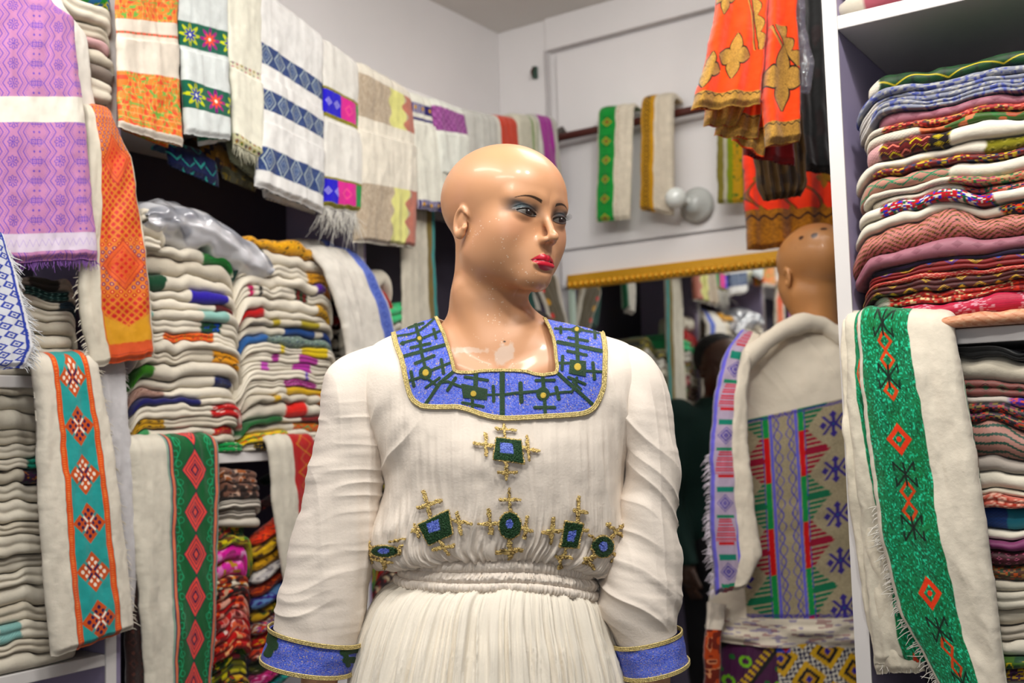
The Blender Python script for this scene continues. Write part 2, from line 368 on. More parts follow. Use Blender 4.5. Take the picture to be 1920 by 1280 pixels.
def head_sdf(hp):
    """hp: head frame in metres, x lateral, y forward, z up, origin at mid-height"""
    x, y, z = hp[..., 0], hp[..., 1], hp[..., 2]
    ax = np.abs(x); m = np.stack([ax, y, z], -1)
    cr = s_ell(hp, (0, -.018, .032), (.0785, .0975, .0785))
    fo = s_ell(hp, (0, .020, .026), (.0745, .0735, .066)); d = smin(cr, fo, .025)
    fa = s_ell(hp, (0, .020, -.036), (.0615, .0600, .068)); d = smin(d, fa, .03)
    jw = s_cap(m, (.043, -.004, -.058), (.012, .060, -.0950), .020, .016); d = smin(d, jw, .028)
    ch = s_ell(hp, (0, .071, -.0955), (.0175, .0130, .0150)); d = smin(d, ch, .02)
    ck = s_ell(m, (.042, .047, -.034), (.021, .024, .022)); d = smin(d, ck, .03)
    d = smin(d, s_ell(m, (.036, .020, -.060), (.024, .036, .030)), .03)
    mz = s_ell(hp, (0, .070, -.066), (.026, .019, .026)); d = smin(d, mz, .022)   # muzzle
    br = s_cap(m, (.012, .083, .008), (.046, .068, .012), .007, .006); d = smin(d, br, .017)
    # eye sockets, then lids
    d = smax(d, -s_ell(m, (.029, .103, -.003), (.0185, .0165, .0125)), .014)
    lid = s_ell(m, (LX, LY-.0015, LZ), (.0170, .0145, .0130)); d = smin(d, lid, .005)
    # nose
    n = s_cap(hp, (0, .081, .004), (0, .1035, -.040), .0044, .0056)
    n = smin(n, s_ell(hp, (0, .1050, -.0425), (.0064, .0074, .0062)), .006)
    n = smin(n, s_ell(m, (.0078, .0940, -.0462), (.0044, .0078, .0048)), .006)
    d = smin(d, n, .010)
    d = smax(d, -s_ell(m, (.0058, .1005, -.0535), (.0030, .0050, .0036)), .0025)
    # philtrum and lips
    d = smax(d, -s_cap(hp, (0, .0985, -.056), (0, .0975, -.064), .0022), .004)
    up = s_cap(m, (.003, .0890, -.0705), (.0205, .0760, -.0735), .0055, .0022)
    lo = s_ell(m, (.0, .0885, -.0800), (.0185, .0065, .0060))
    d = smin(d, up, .0035); d = smin(d, lo, .004)
    d = smax(d, -s_cap(m, (0, .0992, -.0748), (.021, .0810, -.0748), .0012, .0005), .0022)
    d = smax(d, -s_ell(hp, (0, .0925, -.0885), (.013, .004, .0028)), .006)
    # almond opening, cut a little into the lid, and the crease above it
    al = almond(hp); fr = sm(.058, .066, y)
    d = d+.0016*sm(-.0004, .0010, al)*fr
    cx = ax-LX; cz = z-LZ-.0092-.10*cx+.011*(cx/.0165)**2*.5
    d = d+.0009*np.exp(-(cz/.0011)**2)*sm(.020, .014, np.abs(cx))*fr
    # ears
    q = (m-np.array((.0765, -.007, -.016), np.float32))*1.18
    c, s = math.cos(.22), math.sin(.22); qy = q[..., 1]*c-q[..., 2]*s; qz = q[..., 1]*s+q[..., 2]*c
    out = .02*(-qy)                                       # flares out towards the back
    e = np.stack([q[..., 0]-out, qy, qz], -1)
    ring = np.sqrt((np.sqrt((e[..., 1]/.62)**2+(e[..., 2]*(1+.12*np.sign(e[..., 2])))**2)-.0215)**2*.62+e[..., 0]**2)-.0045
    core = s_ell(e, (-.003, 0, 0), (.0042, .0125, .0215))
    lobe = s_ell(e, (-.001, .005, -.0235), (.0045, .0065, .0075))
    ear = smin(smin(ring, core, .004), lobe, .005)
    d = smin(d, ear, .0055)
    d = smax(d, -s_ell(m, (.0795, .0035, -.018), (.007, .0045, .009)), .004)
    return d
def head_paint(hp, base, makeup=True):
    x, y, z = hp[..., 0], hp[..., 1], hp[..., 2]; ax = np.abs(x)
    C = np.broadcast_to(base, hp.shape).copy()
    if not makeup: return C
    C = lerp(C, hx('d98f74'), .25*np.exp(-(((ax-.048)/.020)**2+((z+.034)/.017)**2))*sm(.02, .04, y))   # blush
    front = sm(.050, .062, y)
    x0 = ax-LX; zz = z-LZ
    # eye shadow: dark teal around the lid, fading up and out
    sh = np.exp(-((x0-.004)/.0225)**4)*sm(-.006, .001, zz-.08*x0)*sm(.0175, .0095, zz-.18*x0)*front
    C = lerp(C, hx('0b2a34'), .96*sh)
    C = lerp(C, hx('2f6a78'), .20*np.exp(-(((x0-.013)/.007)**2+((zz-.0062)/.0028)**2))*front)
    C = lerp(C, hx('352a25'), .75*np.exp(-(((x0+.012)/.006)**2+((zz-.006)/.007)**2))*front)
    al = almond(hp)
    C = lerp(C, hx('1a1210'), sm(-.0026, -.0008, al)*sm(.0012, .0002, al)*front)
    ins = sm(.0004, .0009, al)*front
    C = lerp(C, hx('5c5650'), ins)
    ix = x-np.sign(x)*LX-.0022; rr = np.sqrt(ix**2+(zz-.0006)**2)
    C = lerp(C, hx('241610'), ins*sm(.0070, .0064, rr)); C = lerp(C, hx('0b0706'), ins*(sm(.0034, .0028, rr)+sm(.0050, .0058, rr)*sm(.0070, .0066, rr)).clip(0, 1))
    C = lerp(C, hx('ffffff'), ins*sm(.0012, .0007, np.sqrt((ix+.0015)**2+(zz-.0028)**2)))
    # brows
    bx = (ax-.013)/.038; bz = .0070+.0085*np.sin(np.clip(bx, 0, 1)**.9*2.3)-.0050*np.clip(bx, 0, 1)
    th = .0017*np.clip(1-bx, 0, 1)**1.1+.0003
    br = sm(th+.0007, th-.0002, np.abs(z-bz))*sm(-.03, .03, bx)*sm(1.02, .96, bx)*sm(.03, .045, y)
    C = lerp(C, hx('1b120d'), .93*br)
    # lips
    lx = np.clip(ax/.0220, 0, 1)
    top = -.0748+.0112*(1-lx**1.7)-.0022*np.exp(-(ax/.0042)**2); bot = -.0748-.0125*(1-lx**2.2)
    lp = sm(-.0006, .0005, np.minimum(top-z, z-bot))*sm(.0238, .0228, ax)*sm(.06, .07, y)
    C = lerp(C, hx('b90e2a'), lp); C = lerp(C, hx('5a0512'), lp*np.exp(-((z+.0748)/.0009)**2))
    nd = np.sqrt(((ax-.0058)/.0030)**2+((y-.1005)/.005)**2+((z+.0535)/.0036)**2)
    C = lerp(C, hx('4a2416'), .85*sm(1.25, .8, nd))
    return C
# ------------------------------------------------------------------ main mannequin
MD = 1.62                                                # distance of its axis
MO = on_f(945, 790, MD); MO[2] = 0
def to_l(W): q = np.asarray(W)-MO; return np.stack([q@R0, q@F0, q[..., 2]], -1)
def to_w(L): L = np.asarray(L); return MO+L[..., 0:1]*R0+L[..., 1:2]*F0+L[..., 2:3]*Z0
def lp(px, py, dy=0.0): return to_l(on_f(px, py, MD+dy))
M_skin = mat('mannequin_paint', attr=True, rough=.42, coat=.16, spec=.5, sss=.0, bump=[('noise', 35, .04, .003)])
HS = 1.052; HC = lp(948, 409, 0.005); HR = rotm(math.radians(41), math.radians(4.5), math.radians(-1))
def body1(p):
    hp = (p-HC.astype(np.float32))@HR.T/HS
    near = np.abs(hp).max(-1) < .17
    d = np.full(len(p), .2, np.float32)
    d = np.linalg.norm(hp, axis=-1)-.12
    if near.any(): d[near] = head_sdf(hp[near])*HS
    nk = lp(914, 565, .024); nb = lp(933, 640, .028); nt = HC+np.array((-.026, .030, -.055))
    n = smin(s_cap(p, nt, nk, .054, .0535), s_cap(p, nk, nb, .0535, .058), .02)
    d = smin(d, n, .027)
    zsh = lp(940, 690)[2]
    # trapezius, shoulders, chest
    sl, sr = lp(672, 745, .02), lp(1180, 738, .02)
    t = smin(s_cap(p, lp(890, 665, .035), sl, .040, .042), s_cap(p, lp(985, 665, .035), sr, .040, .042), .04)
    ch = s_ell(p, lp(940, 800, .035), (.165, .098, .175)); t = smin(t, ch, .06)
    t = smin(t, s_cap(p, lp(905, 715, -.040), lp(780, 672, .0), .011, .012), .03)   # collar bones
    t = smin(t, s_cap(p, lp(980, 715, -.040), lp(1105, 670, .0), .011, .012), .03)
    for a in ((868, 872), (1035, 874)): t = smin(t, s_ell(p, lp(*a, -.018), (.060, .050, .058)), .03)
    d = smin(d, t, .035)
    d = smin(d, s_ell(p, lp(935, 1060, .02), (.125, .088, .13)), .06)
    # sterno-mastoid ridges towards the pit of the neck
    d = smin(d, s_cap(p, lp(870, 545, -.005), lp(928, 690, -.028), .012, .007), .022)
    d = smin(d, s_cap(p, lp(978, 600, -.015), lp(950, 692, -.028), .008, .006), .02)
    return d
lo = np.array([-.27, -.17, lp(940, 1180)[2]]); hi = np.array([.27, .20, lp(940, 255)[2]])
V, Q = isosurface(body1, lo, hi, .0028 if FAST else .0017, 1)
hp = (V-HC.astype(np.float32))@HR.T/HS
base = hx('ca946c')
C = head_paint(hp, base)
# patch of cloudy clear tape and scuffs on the chest, chips on the cheek
def pix(W):
    q = W-CAM; dz = q@CF; return 960+FPX*(q@CR)/dz, 640-FPX*(q@CU)/dz
u, v = pix(to_w(V))
front = V[:, 1] < .03
nz = fbm(V[:, 0]*140, V[:, 1]*140, V[:, 2]*140, 5)
pt = sm(1.15, .75, np.sqrt(((u-950-.3*(650-v))/19)**2+((v-664)/20)**2)+.25*nz)*front
C = lerp(C, hx('cfc6bb'), .5*pt)
pt = sm(1.2, .6, np.sqrt(((u-880)/38)**2+((v-656)/6)**2)+.4*nz)*front
C = lerp(C, hx('dcc9b8'), .5*pt)
C = lerp(C, hx('2a1a12'), sm(1.2, .8, np.sqrt(((u-946)/2.4)**2+((v-640)/1.6)**2))*front)
ck = vn(hp[:, 0]*520, hp[:, 1]*520, hp[:, 2]*520, 9)
C = lerp(C, hx('efe0cc'), .8*sm(.76, .84, ck)*sm(.30, .6, vn(hp[:, 0]*60, hp[:, 1]*60, hp[:, 2]*60, 3)+.35)*(hp[:, 2] < -.02)*((np.abs(hp[:, 0]) > .026) | (hp[:, 2] < -.09))*(hp[:, 1] > .0)*(hp[:, 0] < -.01))
man = empty('mannequin', tuple(to_w(np.zeros(3)))); tag(man, 'bald glossy female shop mannequin with red lips wearing a cream dress, head turned right', 'mannequin')
bod = mk('head_and_torso', to_w(V), Q, M_skin, C, parent=man)
# eyelashes on the far eye and near eye
ls = MB()
for sgn in (1,):
    for k in range(7):
        w = .006+.0092*k/6; z = LZ+.0004+.0052*max(0, 1-(w/.0158)**2)**.8+.1*w
        yy = LY+.0145*math.sqrt(max(.02, 1-(w/.0172)**2-.1))
        o = np.array([sgn*(LX+w), yy-.001, z]); t = np.linspace(0, 1, 6)[:, None]
        e = o+t*np.array([sgn*(.002+.25*w), .0065, .001])+t**2*np.array([sgn*.05*w, .0, .0035])
        V, Q = tube(to_w(e@HR*HS+HC), np.linspace(.00038, .0001, 6), 5); ls.add(V, Q)
mk('eyelashes', np.concatenate(ls.V), np.concatenate(ls.Q), mat('lash', hx('0d0a09'), .5), parent=man)
# ------------------------------------------------------------------ the dress
M_dress = mat('crinkled_cream_cotton', attr=True, rough=.9, sheen=.15, spec=.15, bump=[('noise', 1000, .3, .0006), ('noise', 260, .3, .0012)])
from math import pi
def kinterp(keys, n):
    """smooth interpolation of key rows over n samples"""
    K = np.array(keys, float); m = len(K)
    d = np.r_[0, np.cumsum(np.abs(np.diff(K[:, 1]))+np.abs(np.diff(K[:, 0]))*.5+6)]; d /= d[-1]
    t = np.linspace(0, 1, n); out = []
    T = np.zeros_like(K); 
    T[1:-1] = (K[2:]-K[:-2])/(d[2:]-d[:-2])[:, None]; T[0] = (K[1]-K[0])/(d[1]-d[0]); T[-1] = (K[-1]-K[-2])/(d[-1]-d[-2])
    i = np.clip(np.searchsorted(d, t)-1, 0, m-2); h = d[i+1]-d[i]; u = ((t-d[i])/h)[:, None]
    h = h[:, None]
    return (2*u**3-3*u**2+1)*K[i]+(u**3-2*u**2+u)*h*T[i]+(-2*u**3+3*u**2)*K[i+1]+(u**3-u**2)*h*T[i+1]
def loft(keys, nv, nt, disp=None, sq=2.25, cy=.02):
    # key: xl, yl, xr, yr, yc, bf, bb   (pixels at the axis distance, then front/back depth in mm)
    K = kinterp(keys, nv)
    Lp = lp(K[:, 0], K[:, 1]); Rp = lp(K[:, 2], K[:, 3]); Cp = np.array([lp((k[0]+k[2])/2, k[4], cy-k[5]*1e-3) for k in K])
    th = np.linspace(0, 2*pi, nt, endpoint=False); c = np.cos(th); s = np.sin(th)
    cx = np.sign(c)*np.abs(c)**(2/sq); sx = np.sign(s)*np.abs(s)**(2/sq)
    cen = (Lp[:, :1]+Rp[:, :1])/2; a = (Rp[:, :1]-Lp[:, :1])/2
    X = cen+a*cx
    Y = cy-np.where(s > 0, K[:, 5:6]*1e-3*sx, K[:, 6:7]*1e-3*sx)
    w = np.abs(c)**2.0
    Zs = np.where(c < 0, Lp[:, 2:3], Rp[:, 2:3]); Z = Cp[:, 2:3]*(1-w)+Zs*w
    P = np.stack([X, Y, Z], -1)
    if disp is not None:
        N = np.cross(np.roll(P, -1, 1)-np.roll(P, 1, 1), np.gradient(P, axis=0)); N /= np.linalg.norm(N, axis=-1, keepdims=True)+1e-9
        out = P-np.array([0, cy, 0])-np.stack([cen+0*X, 0*X, Z], -1); sg = np.sign((N*out).sum(-1).mean()); 
        V = np.linspace(0, 1, nv)[:, None]; D, C = disp(P, V, th[None, :]); P = P+N*sg*D[..., None]
        return P, C
    return P, None
CREAM = hx('ebdfd1')
def ridge(n, p=1.0): return (1-np.abs(n)*1.6).clip(-1, 1)
def wcol(P, amt=.03, base=CREAM, seed=0):
    n = fbm(P[..., 0]*30, P[..., 1]*30, P[..., 2]*18, seed)
    return base*(1+amt*n[..., None])
NT, NV = (420, 260) if FAST else (900, 480)
dress = empty('dress', tuple(to_w(np.zeros(3)))); tag(dress, 'long cream crinkled cotton dress with embroidered blue collar worn by the bald mannequin', 'dress')
BOD = [(820, 593, 1026, 599, 600, 46, 62), (790, 603, 1072, 606, 618, 56, 72), (744, 622, 1130, 626, 645, 68, 84), (700, 643, 1182, 645, 672, 82, 94), (662, 678, 1214, 684, 708, 98, 104),
       (662, 730, 1216, 735, 750, 108, 112), (684, 790, 1192, 795, 800, 118, 116), (710, 850, 1174, 858, 858, 127, 116), (716, 905, 1170, 915, 905, 124, 112),
       (708, 955, 1172, 965, 950, 118, 108), (695, 1003, 1176, 1008, 986, 113, 104), (690, 1036, 1172, 1042, 1012, 108, 100), (703, 1064, 1150, 1074, 1032, 103, 96),
       (736, 1064, 1124, 1074, 1044, 97, 92), (764, 1046, 1104, 1058, 1042, 91, 88)]
def bod_disp(P, V, th):
    X, Z = P[..., 0], P[..., 2]; fr = np.sin(th)
    zt = lp(940, 800)[2]; zw = lp(940, 1040)[2]
    low = sm(zt+.01, zw+.03, Z)                           # 0 up top, 1 at the waist
    # soft bust
    D = 0*X
    # fine vertical crinkle, tighter down the middle and right
    fold = ridge(vn(X*95+1.5*vn(Z*6, 0, 0, 4), Z*3.0, th*0, 11)); mid = np.exp(-((X-.02)/.085)**2)
    D = D+.0019*fold*(.25+.75*low)*sm(-.1, .3, fr)*(mid*.9+.35)
    D = D+.0030*vn(X*42+4, Z*5, 0, 12)*low*sm(0, .3, fr)
    # gathers opening from the waist
    g = ridge(vn(th*46+.6*vn(th*7, Z*9, 0, 6), Z*7, 0, 13)); D = D+.0058*g*sm(.66, .95, V)+.0013*ridge(vn(th*95, Z*9, 0, 14))*sm(.6, .95, V)
    # long folds beside the right arm and by the left armpit
    D = D+.0055*ridge(vn(X*52+Z*8, Z*3.2, 0, 21))*sm(.115, .165, X)*sm(.17, .35, V)*sm(.90, .7, V)
    D = D+.0045*ridge(vn(X*28-Z*22, Z*6+X*10, 0, 22))*sm(-.11, -.16, X)*sm(.22, .45, V)*sm(.95, .75, V)
    D = D+.0022*fbm(X*14, P[..., 1]*14, Z*14, 23)*sm(.12, .3, V)
    D = D+.0014*vn(X*180, Z*10, 0, 31)*sm(.25, .5, V)
    u, v = pix(to_w(P)); k = 0*X                          # the stitched figures stiffen the cloth around them
    for a, b, r in ((950, 845, 40), (816, 987, 42), (955, 985, 42), (1070, 1002, 40), (1128, 1022, 36), (724, 1032, 30)): k = np.maximum(k, np.exp(-(np.hypot(u-a, v-b)/r)**4))
    D = D*(1-.88*k*sm(-.1, .2, fr))
    return D, wcol(P, .03)
P, C = loft(BOD, NV, NT, bod_disp)
PF = to_w(P); Qf = gq(NV, NT, cu=True)
bvh_full = BVHTree.FromPolygons([Vector(v) for v in PF.reshape(-1, 3)], [tuple(q) for q in Qf.tolist()])
# collar outlines measured on the garment (front view), then laid onto the cloth
c2 = lambda L: np.array(L, float)/3.764+np.array([700, 560])
OUT = c2([(145, 245), (165, 330), (200, 420), (240, 600), (262, 680), (290, 725), (340, 762), (440, 768), (600, 765), (680, 788), (760, 818), (840, 838), (930, 848), (1060, 842), (1200, 833), (1340, 826), (1480, 812), (1545, 780), (1590, 710), (1620, 620), (1628, 500), (1633, 400), (1626, 310), (1608, 236)])
INN = c2([(440, 130), (500, 255), (522, 330), (545, 400), (560, 460), (570, 510), (580, 522), (620, 528), (700, 528), (760, 518), (830, 514), (930, 512), (1010, 514), (1090, 522), (1150, 540), (1200, 544), (1290, 530), (1298, 490), (1290, 440), (1285, 400), (1280, 340), (1268, 280), (1240, 210), (1205, 150)])
def resamp(L, n, k=3):
    d = np.r_[0, np.cumsum(np.linalg.norm(np.diff(L, axis=0), axis=1))]; t = np.linspace(0, d[-1], n)
    return np.stack([np.interp(t, d, L[:, i]) for i in (0, 1)], 1)
def pin(pts, poly):
    x, y = pts[..., 0], pts[..., 1]; r = np.zeros(x.shape, bool); n = len(poly)
    for i in range(n):
        x0, y0 = poly[i]; x1, y1 = poly[(i+1) % n]
        r ^= ((y0 > y) != (y1 > y)) & (x < (x1-x0)*(y-y0)/(y1-y0+1e-12)+x0)
    return r
u, v = pix(PF)
fr = (np.sin(np.linspace(0, 2*pi, NT, endpoint=False)) > 0)[None, :]
hole = np.concatenate([INN, [(1030, 560), (815, 560)]])
keep = ~(pin(np.stack([u, v], -1), hole) & fr & (np.arange(NV)[:, None] < NV*.6))
kq = keep.reshape(-1)[Qf].all(1)
bodice = mk('bodice', PF, Qf[kq], M_dress, C, parent=dress)
so = bodice.modifiers.new('s', 'SOLIDIFY'); so.thickness = .0012; so.offset = -1
# elastic waistband: four gathered rows
WB = [(772, 1030, 1100, 1046, 1034, 90, 86), (765, 1040, 1108, 1064, 1044, 91, 87), (757, 1058, 1112, 1082, 1066, 92, 88), (750, 1074, 1116, 1102, 1085, 93, 89), (744, 1086, 1119, 1118, 1100, 95, 91), (748, 1092, 1115, 1122, 1106, 92, 88)]
def wb_disp(P, V, th):
    g = ridge(vn(th*46+.4*vn(V*9, th*4, 0, 3), V*3+.7*np.floor(V*3.9), 0, 41)); row = np.abs(np.sin(V*pi*3.9))**.6
    return .0050*row+.0034*g*(.3+.7*row)+.0012*vn(th*110, V*4, 0, 42), wcol(P, .02)
P, C = loft(WB, 90 if FAST else 160, NT, wb_disp); mk('waistband', to_w(P), gq(len(P), NT, cu=True), M_dress, C, parent=dress)
SK = [(750, 1084, 1114, 1112, 1097, 91, 88), (738, 1096, 1122, 1124, 1108, 98, 96), (716, 1112, 1132, 1138, 1122, 108, 106), (698, 1138, 1139, 1162, 1150, 118, 116), (684, 1175, 1147, 1198, 1190, 127, 124),
      (671, 1222, 1157, 1232, 1230, 135, 131), (658, 1275, 1167, 1270, 1275, 141, 138), (630, 1450, 1192, 1445, 1450, 165, 160), (600, 1700, 1225, 1695, 1700, 195, 190), (565, 2200, 1262, 2200, 2200, 235, 230), (560, 2560, 1268, 2560, 2560, 240, 240)]
def sk_disp(P, V, th):
    w = sm(0, .12, V)
    g = ridge(vn(th*26+.8*vn(th*5, V*5, 0, 8), V*2.2, 0, 51)); g2 = ridge(vn(th*62+vn(th*9, V*11, 0, 2), V*8, 0, 52)); g3 = vn(th*150, V*5, 0, 53)
    return (.0046*g*(.5+w)+.0018*g2+.0005*g3+.004*vn(th*9, V*4, 0, 54))*(.55+.6*w), wcol(P, .02, hx('eae1d1'))
P, C = loft(SK, 300 if FAST else 420, NT, sk_disp, sq=2.1); mk('skirt', to_w(P), gq(len(P), NT, cu=True), M_dress, C, parent=dress)
# sleeves: rings between an outer and an inner edge
def sleeve(keys, nv, nt, disp=None):
    K = kinterp([(k[0], k[1], k[2], k[3], k[4], k[5]) for k in keys], nv)   # outer xy, inner xy, depth radius mm, centre offset mm
    A = lp(K[:, 0], K[:, 1]); B = lp(K[:, 2], K[:, 3]); c = (A+B)/2; c[:, 1] += K[:, 5]*1e-3; h = (B-A)/2
    th = np.linspace(0, 2*pi, nt, endpoint=False)
    cs, sn = np.cos(th), np.sin(th); e = 2/2.15
    P = c[:, None]+h[:, None]*(np.sign(cs)*np.abs(cs)**e)[None, :, None]+np.array([0, -1., 0])*((K[:, 4:5]*1e-3)*np.sign(sn)*np.abs(sn)**e)[..., None]
    if disp is None: return P, c
    N = P-c[:, None]; N /= np.linalg.norm(N, axis=-1, keepdims=True)
    D, C = disp(P, np.linspace(0, 1, nv)[:, None], th[None])
    return P+N*D[..., None], C
SLL = [(716, 640, 762, 690, 30, 22), (668, 655, 742, 715, 52, 22), (632, 672, 732, 745, 62, 22), (610, 698, 726, 780, 68, 20), (601, 745, 722, 812, 70, 18), (592, 800, 720, 845, 68, 16), (578, 870, 717, 895, 66, 14), (561, 945, 708, 965, 63, 10), (543, 1030, 698, 1050, 61, 5), (526, 1105, 688, 1128, 60, 0), (511, 1171, 677, 1204, 60, -6)]
SLR = [(1150, 636, 1090, 690, 30, 22), (1196, 650, 1112, 715, 52, 22), (1226, 672, 1122, 745, 64, 22), (1246, 712, 1134, 785, 70, 20), (1260, 770, 1150, 815, 72, 18), (1268, 830, 1166, 850, 70, 16), (1274, 910, 1168, 920, 66, 12), (1276, 985, 1152, 985, 64, 8), (1274, 1050, 1124, 1062, 66, 4), (1271, 1110, 1122, 1122, 64, 0), (1268, 1150, 1134, 1160, 60, -3), (1272, 1178, 1150, 1206, 56, -6)]
def sl_disp(seed, amp, slope):
    def f(P, V, th):
        X, Y, Z = P[..., 0], P[..., 1], P[..., 2]
        w = sm(.10, .3, V)*sm(1.0, .93, V)
        n1 = ridge(vn(Z*(48 if seed == 61 else 34)+slope*X*34+1.2*vn(X*9, Z*5, Y*9, seed), X*6, Y*6, seed+1))
        n2 = vn(Z*110+X*20*slope, X*10, Y*12, seed+2); n3 = vn(Z*14+X*8, X*16, Y*16, seed+3)
        vv = ridge(vn(X*60+Y*40, Z*5, 0, seed+5))
        return (amp*(.0034*(n1-.5)+.0042*n3)+.0006*n2+.0012*vv)*w-.004*sm(.93, 1, V), wcol(P, .03, hx('e8dccf'))
    return f
NS = (300, 150) if FAST else (460, 300)
P, C = sleeve(SLL, *NS, sl_disp(61, .60, -.10)); mk('sleeve', to_w(P), gq(*NS, cu=True), M_dress, C, parent=dress)
P, C = sleeve(SLR, *NS, sl_disp(71, 1.35, .9)); mk('sleeve', to_w(P), gq(*NS, cu=True), M_dress, C, parent=dress)
# embroidery colours
BLU, BLU2, GRN, GLD, YEL = hx('4c66d0'), hx('9aaaf0'), hx('22502a'), hx('d4c090'), hx('d2bc6c')
def blue_stitch(a, b, seed=0):
    """rows of chain stitch: a along the row, b across (millimetres)"""
    r = vn(a*.9, np.floor(b/1.1)*7.3, 0, seed); C = lerp(BLU*np.ones(a.shape+(3,)), BLU2, np.clip(.42+.6*r, 0, 1)*.75)
    s = vn(a*1.1, b*1.1, 0, seed+5); C = lerp(C, hx('e0cf9a'), sm(.62, .78, s)); C = lerp(C, hx('d7a8d0'), .5*sm(.7, .85, vn(a*1.3+50, b*1.3, 0, seed+6)))
    rel = .00045*np.abs(np.sin(b/1.1*pi))+.00025*r
    return C, rel, .15+.5*sm(.55, .72, s)
def dseg(p, a, b):
    a = np.array(a, float); b = np.array(b, float); ab = b-a; t = np.clip(((p-a)@ab)/(ab@ab+1e-9), 0, 1)
    return np.sqrt(((p-a-t[..., None]*ab)**2).sum(-1))
def dpl(p, L, r):
    d = np.full(p.shape[:-1], 1e9)
    for a, b in zip(L[:-1], L[1:]): d = np.minimum(d, dseg(p, a, b))
    return d-r
def dpoly(p, L):
    d = dpl(p, list(L)+[L[0]], 0); return np.where(pin(p, np.array(L, float)), -d, d)
def cast(bv, px, py):
    D = ray(px, py).reshape(-1, 3); D = D/np.linalg.norm(D, axis=1)[:, None]; o = Vector(CAM)
    Pt = np.zeros((len(D), 3)); N = np.zeros((len(D), 3)); ok = np.zeros(len(D), bool)
    for i, d in enumerate(D):
        h = bv.ray_cast(o, Vector(d))
        if h[0] is not None: Pt[i] = h[0]; N[i] = h[1]; ok[i] = True
    return Pt, N, ok, D
def smooth2(A, k):
    for _ in range(k):
        B = A.copy(); B[1:-1] = (A[:-2]+2*A[1:-1]+A[2:])/4; A = B.copy(); A[:, 1:-1] = (B[:, :-2]+2*B[:, 1:-1]+B[:, 2:])/4
    return A
# ---- collar
na, nb = (360, 40) if FAST else (900, 96)
O = resamp(OUT, 400); I = resamp(INN, 400)
# corresponding stations: straps and front share corner points
def stations(L, cuts, n):
    d = np.r_[0, np.cumsum(np.linalg.norm(np.diff(L, axis=0), axis=1))]
    cs = [0]+[d[np.argmin(np.linalg.norm(L-np.array(c), axis=1))] for c in cuts]+[d[-1]]
    f = [0, .30, .70, 1.0]; t = np.interp(np.linspace(0, 1, n), f, cs)
    return np.stack([np.interp(t, d, L[:, i]) for i in (0, 1)], 1)
Os = stations(O, [(785, 760), (1108, 768)], na); Is = stations(I, [(853, 699), (1043, 700)], na)
t = np.linspace(0, 1, nb)[:, None, None]; G = Is[None]*(1-t)+Os[None]*t               # nb x na x 2
Pt, N, ok, D = cast(bvh_full, G[..., 0], G[..., 1])
Pt[~ok] = on_f(G[..., 0], G[..., 1], MD).reshape(-1, 3)[~ok]+.0*D[~ok]
Pt = smooth2(Pt.reshape(nb, na, 3), 12 if FAST else 60)
N = np.cross(np.gradient(Pt, axis=1), np.gradient(Pt, axis=0)); N /= np.linalg.norm(N, axis=-1, keepdims=True)+1e-9
N *= -np.sign((N*D.reshape(nb, na, 3)).sum(-1).mean())
g = (G-np.array([700, 560]))*3.764                        # motif drawing units
BARS = [([(300, 180), (330, 290), (345, 400), (375, 520)], 10), ([(255, 215), (355, 185)], 9), ([(175, 275), (260, 262), (320, 242), (380, 200), (440, 150)], 6), ([(200, 325), (300, 297)], 7), ([(212, 325), (214, 323)], 13), ([(360, 285), (470, 238)], 7),
        ([(430, 225), (445, 285)], 9), ([(270, 355), (402, 325)], 9), ([(220, 415), (510, 333)], 11), ([(300, 465), (430, 410)], 10), ([(262, 580), (330, 560)], 8), ([(270, 522), (290, 618)], 10), ([(405, 515), (540, 462)], 8),
        ([(482, 438), (497, 530)], 10), ([(380, 560), (440, 608)], 8), ([(375, 630), (470, 563)], 8), ([(570, 520), (470, 600), (370, 750)], 11), ([(470, 595), (530, 590), (630, 628)], 8), ([(582, 566), (527, 648)], 10), ([(725, 540), (722, 620)], 14),
        ([(650, 558), (805, 580)], 9), ([(700, 700), (700, 780)], 9), ([(632, 735), (778, 765)], 9), ([(800, 682), (895, 680)], 7), ([(845, 622), (850, 728)], 10), ([(910, 528), (910, 822)], 17), ([(925, 682), (1000, 670), (1160, 656)], 9),
        ([(1040, 602), (1046, 728)], 13), ([(1195, 562), (1200, 640)], 12), ([(1147, 582), (1275, 578)], 9), ([(1206, 700), (1212, 805)], 11), ([(1140, 770), (1276, 770)], 10), ([(1235, 682), (1320, 665), (1400, 660), (1428, 610), (1432, 560)], 8),
        ([(1288, 630), (1306, 710)], 12), ([(1305, 535), (1545, 748)], 11), ([(1375, 558), (1490, 604)], 9), ([(1405, 590), (1460, 640)], 7), ([(1310, 462), (1390, 462)], 8), ([(1335, 415), (1330, 505)], 10), ([(1490, 515), (1605, 520)], 8), ([(1545, 460), (1556, 570)], 10),
        ([(1440, 440), (1430, 230)], 12), ([(1370, 378), (1500, 406)], 9), ([(1300, 315), (1450, 345), (1605, 378)], 12), ([(1375, 285), (1510, 310)], 8), ([(1280, 220), (1400, 228)], 6), ([(1320, 212), (1320, 248)], 9), ([(1470, 235), (1585, 255)], 6), ([(1556, 222), (1562, 288)], 9)]
dg = np.full(G.shape[:2], 1e9)
for L, r in BARS: dg = np.minimum(dg, dpl(g, L, r+1.8))
for c, rx in (((370, 530), 47), ((1195, 675), 48), ((328, 292), 26)): dg = np.minimum(dg, np.hypot(g[..., 0]-c[0], g[..., 1]-c[1])-rx)
for L in ([(625, 606), (802, 642), (800, 718), (640, 700)], [(1388, 440), (1495, 450), (1495, 552), (1380, 530)], [(1430, 205), (1482, 230), (1430, 258), (1385, 228)]): dg = np.minimum(dg, dpoly(g, L)-3)
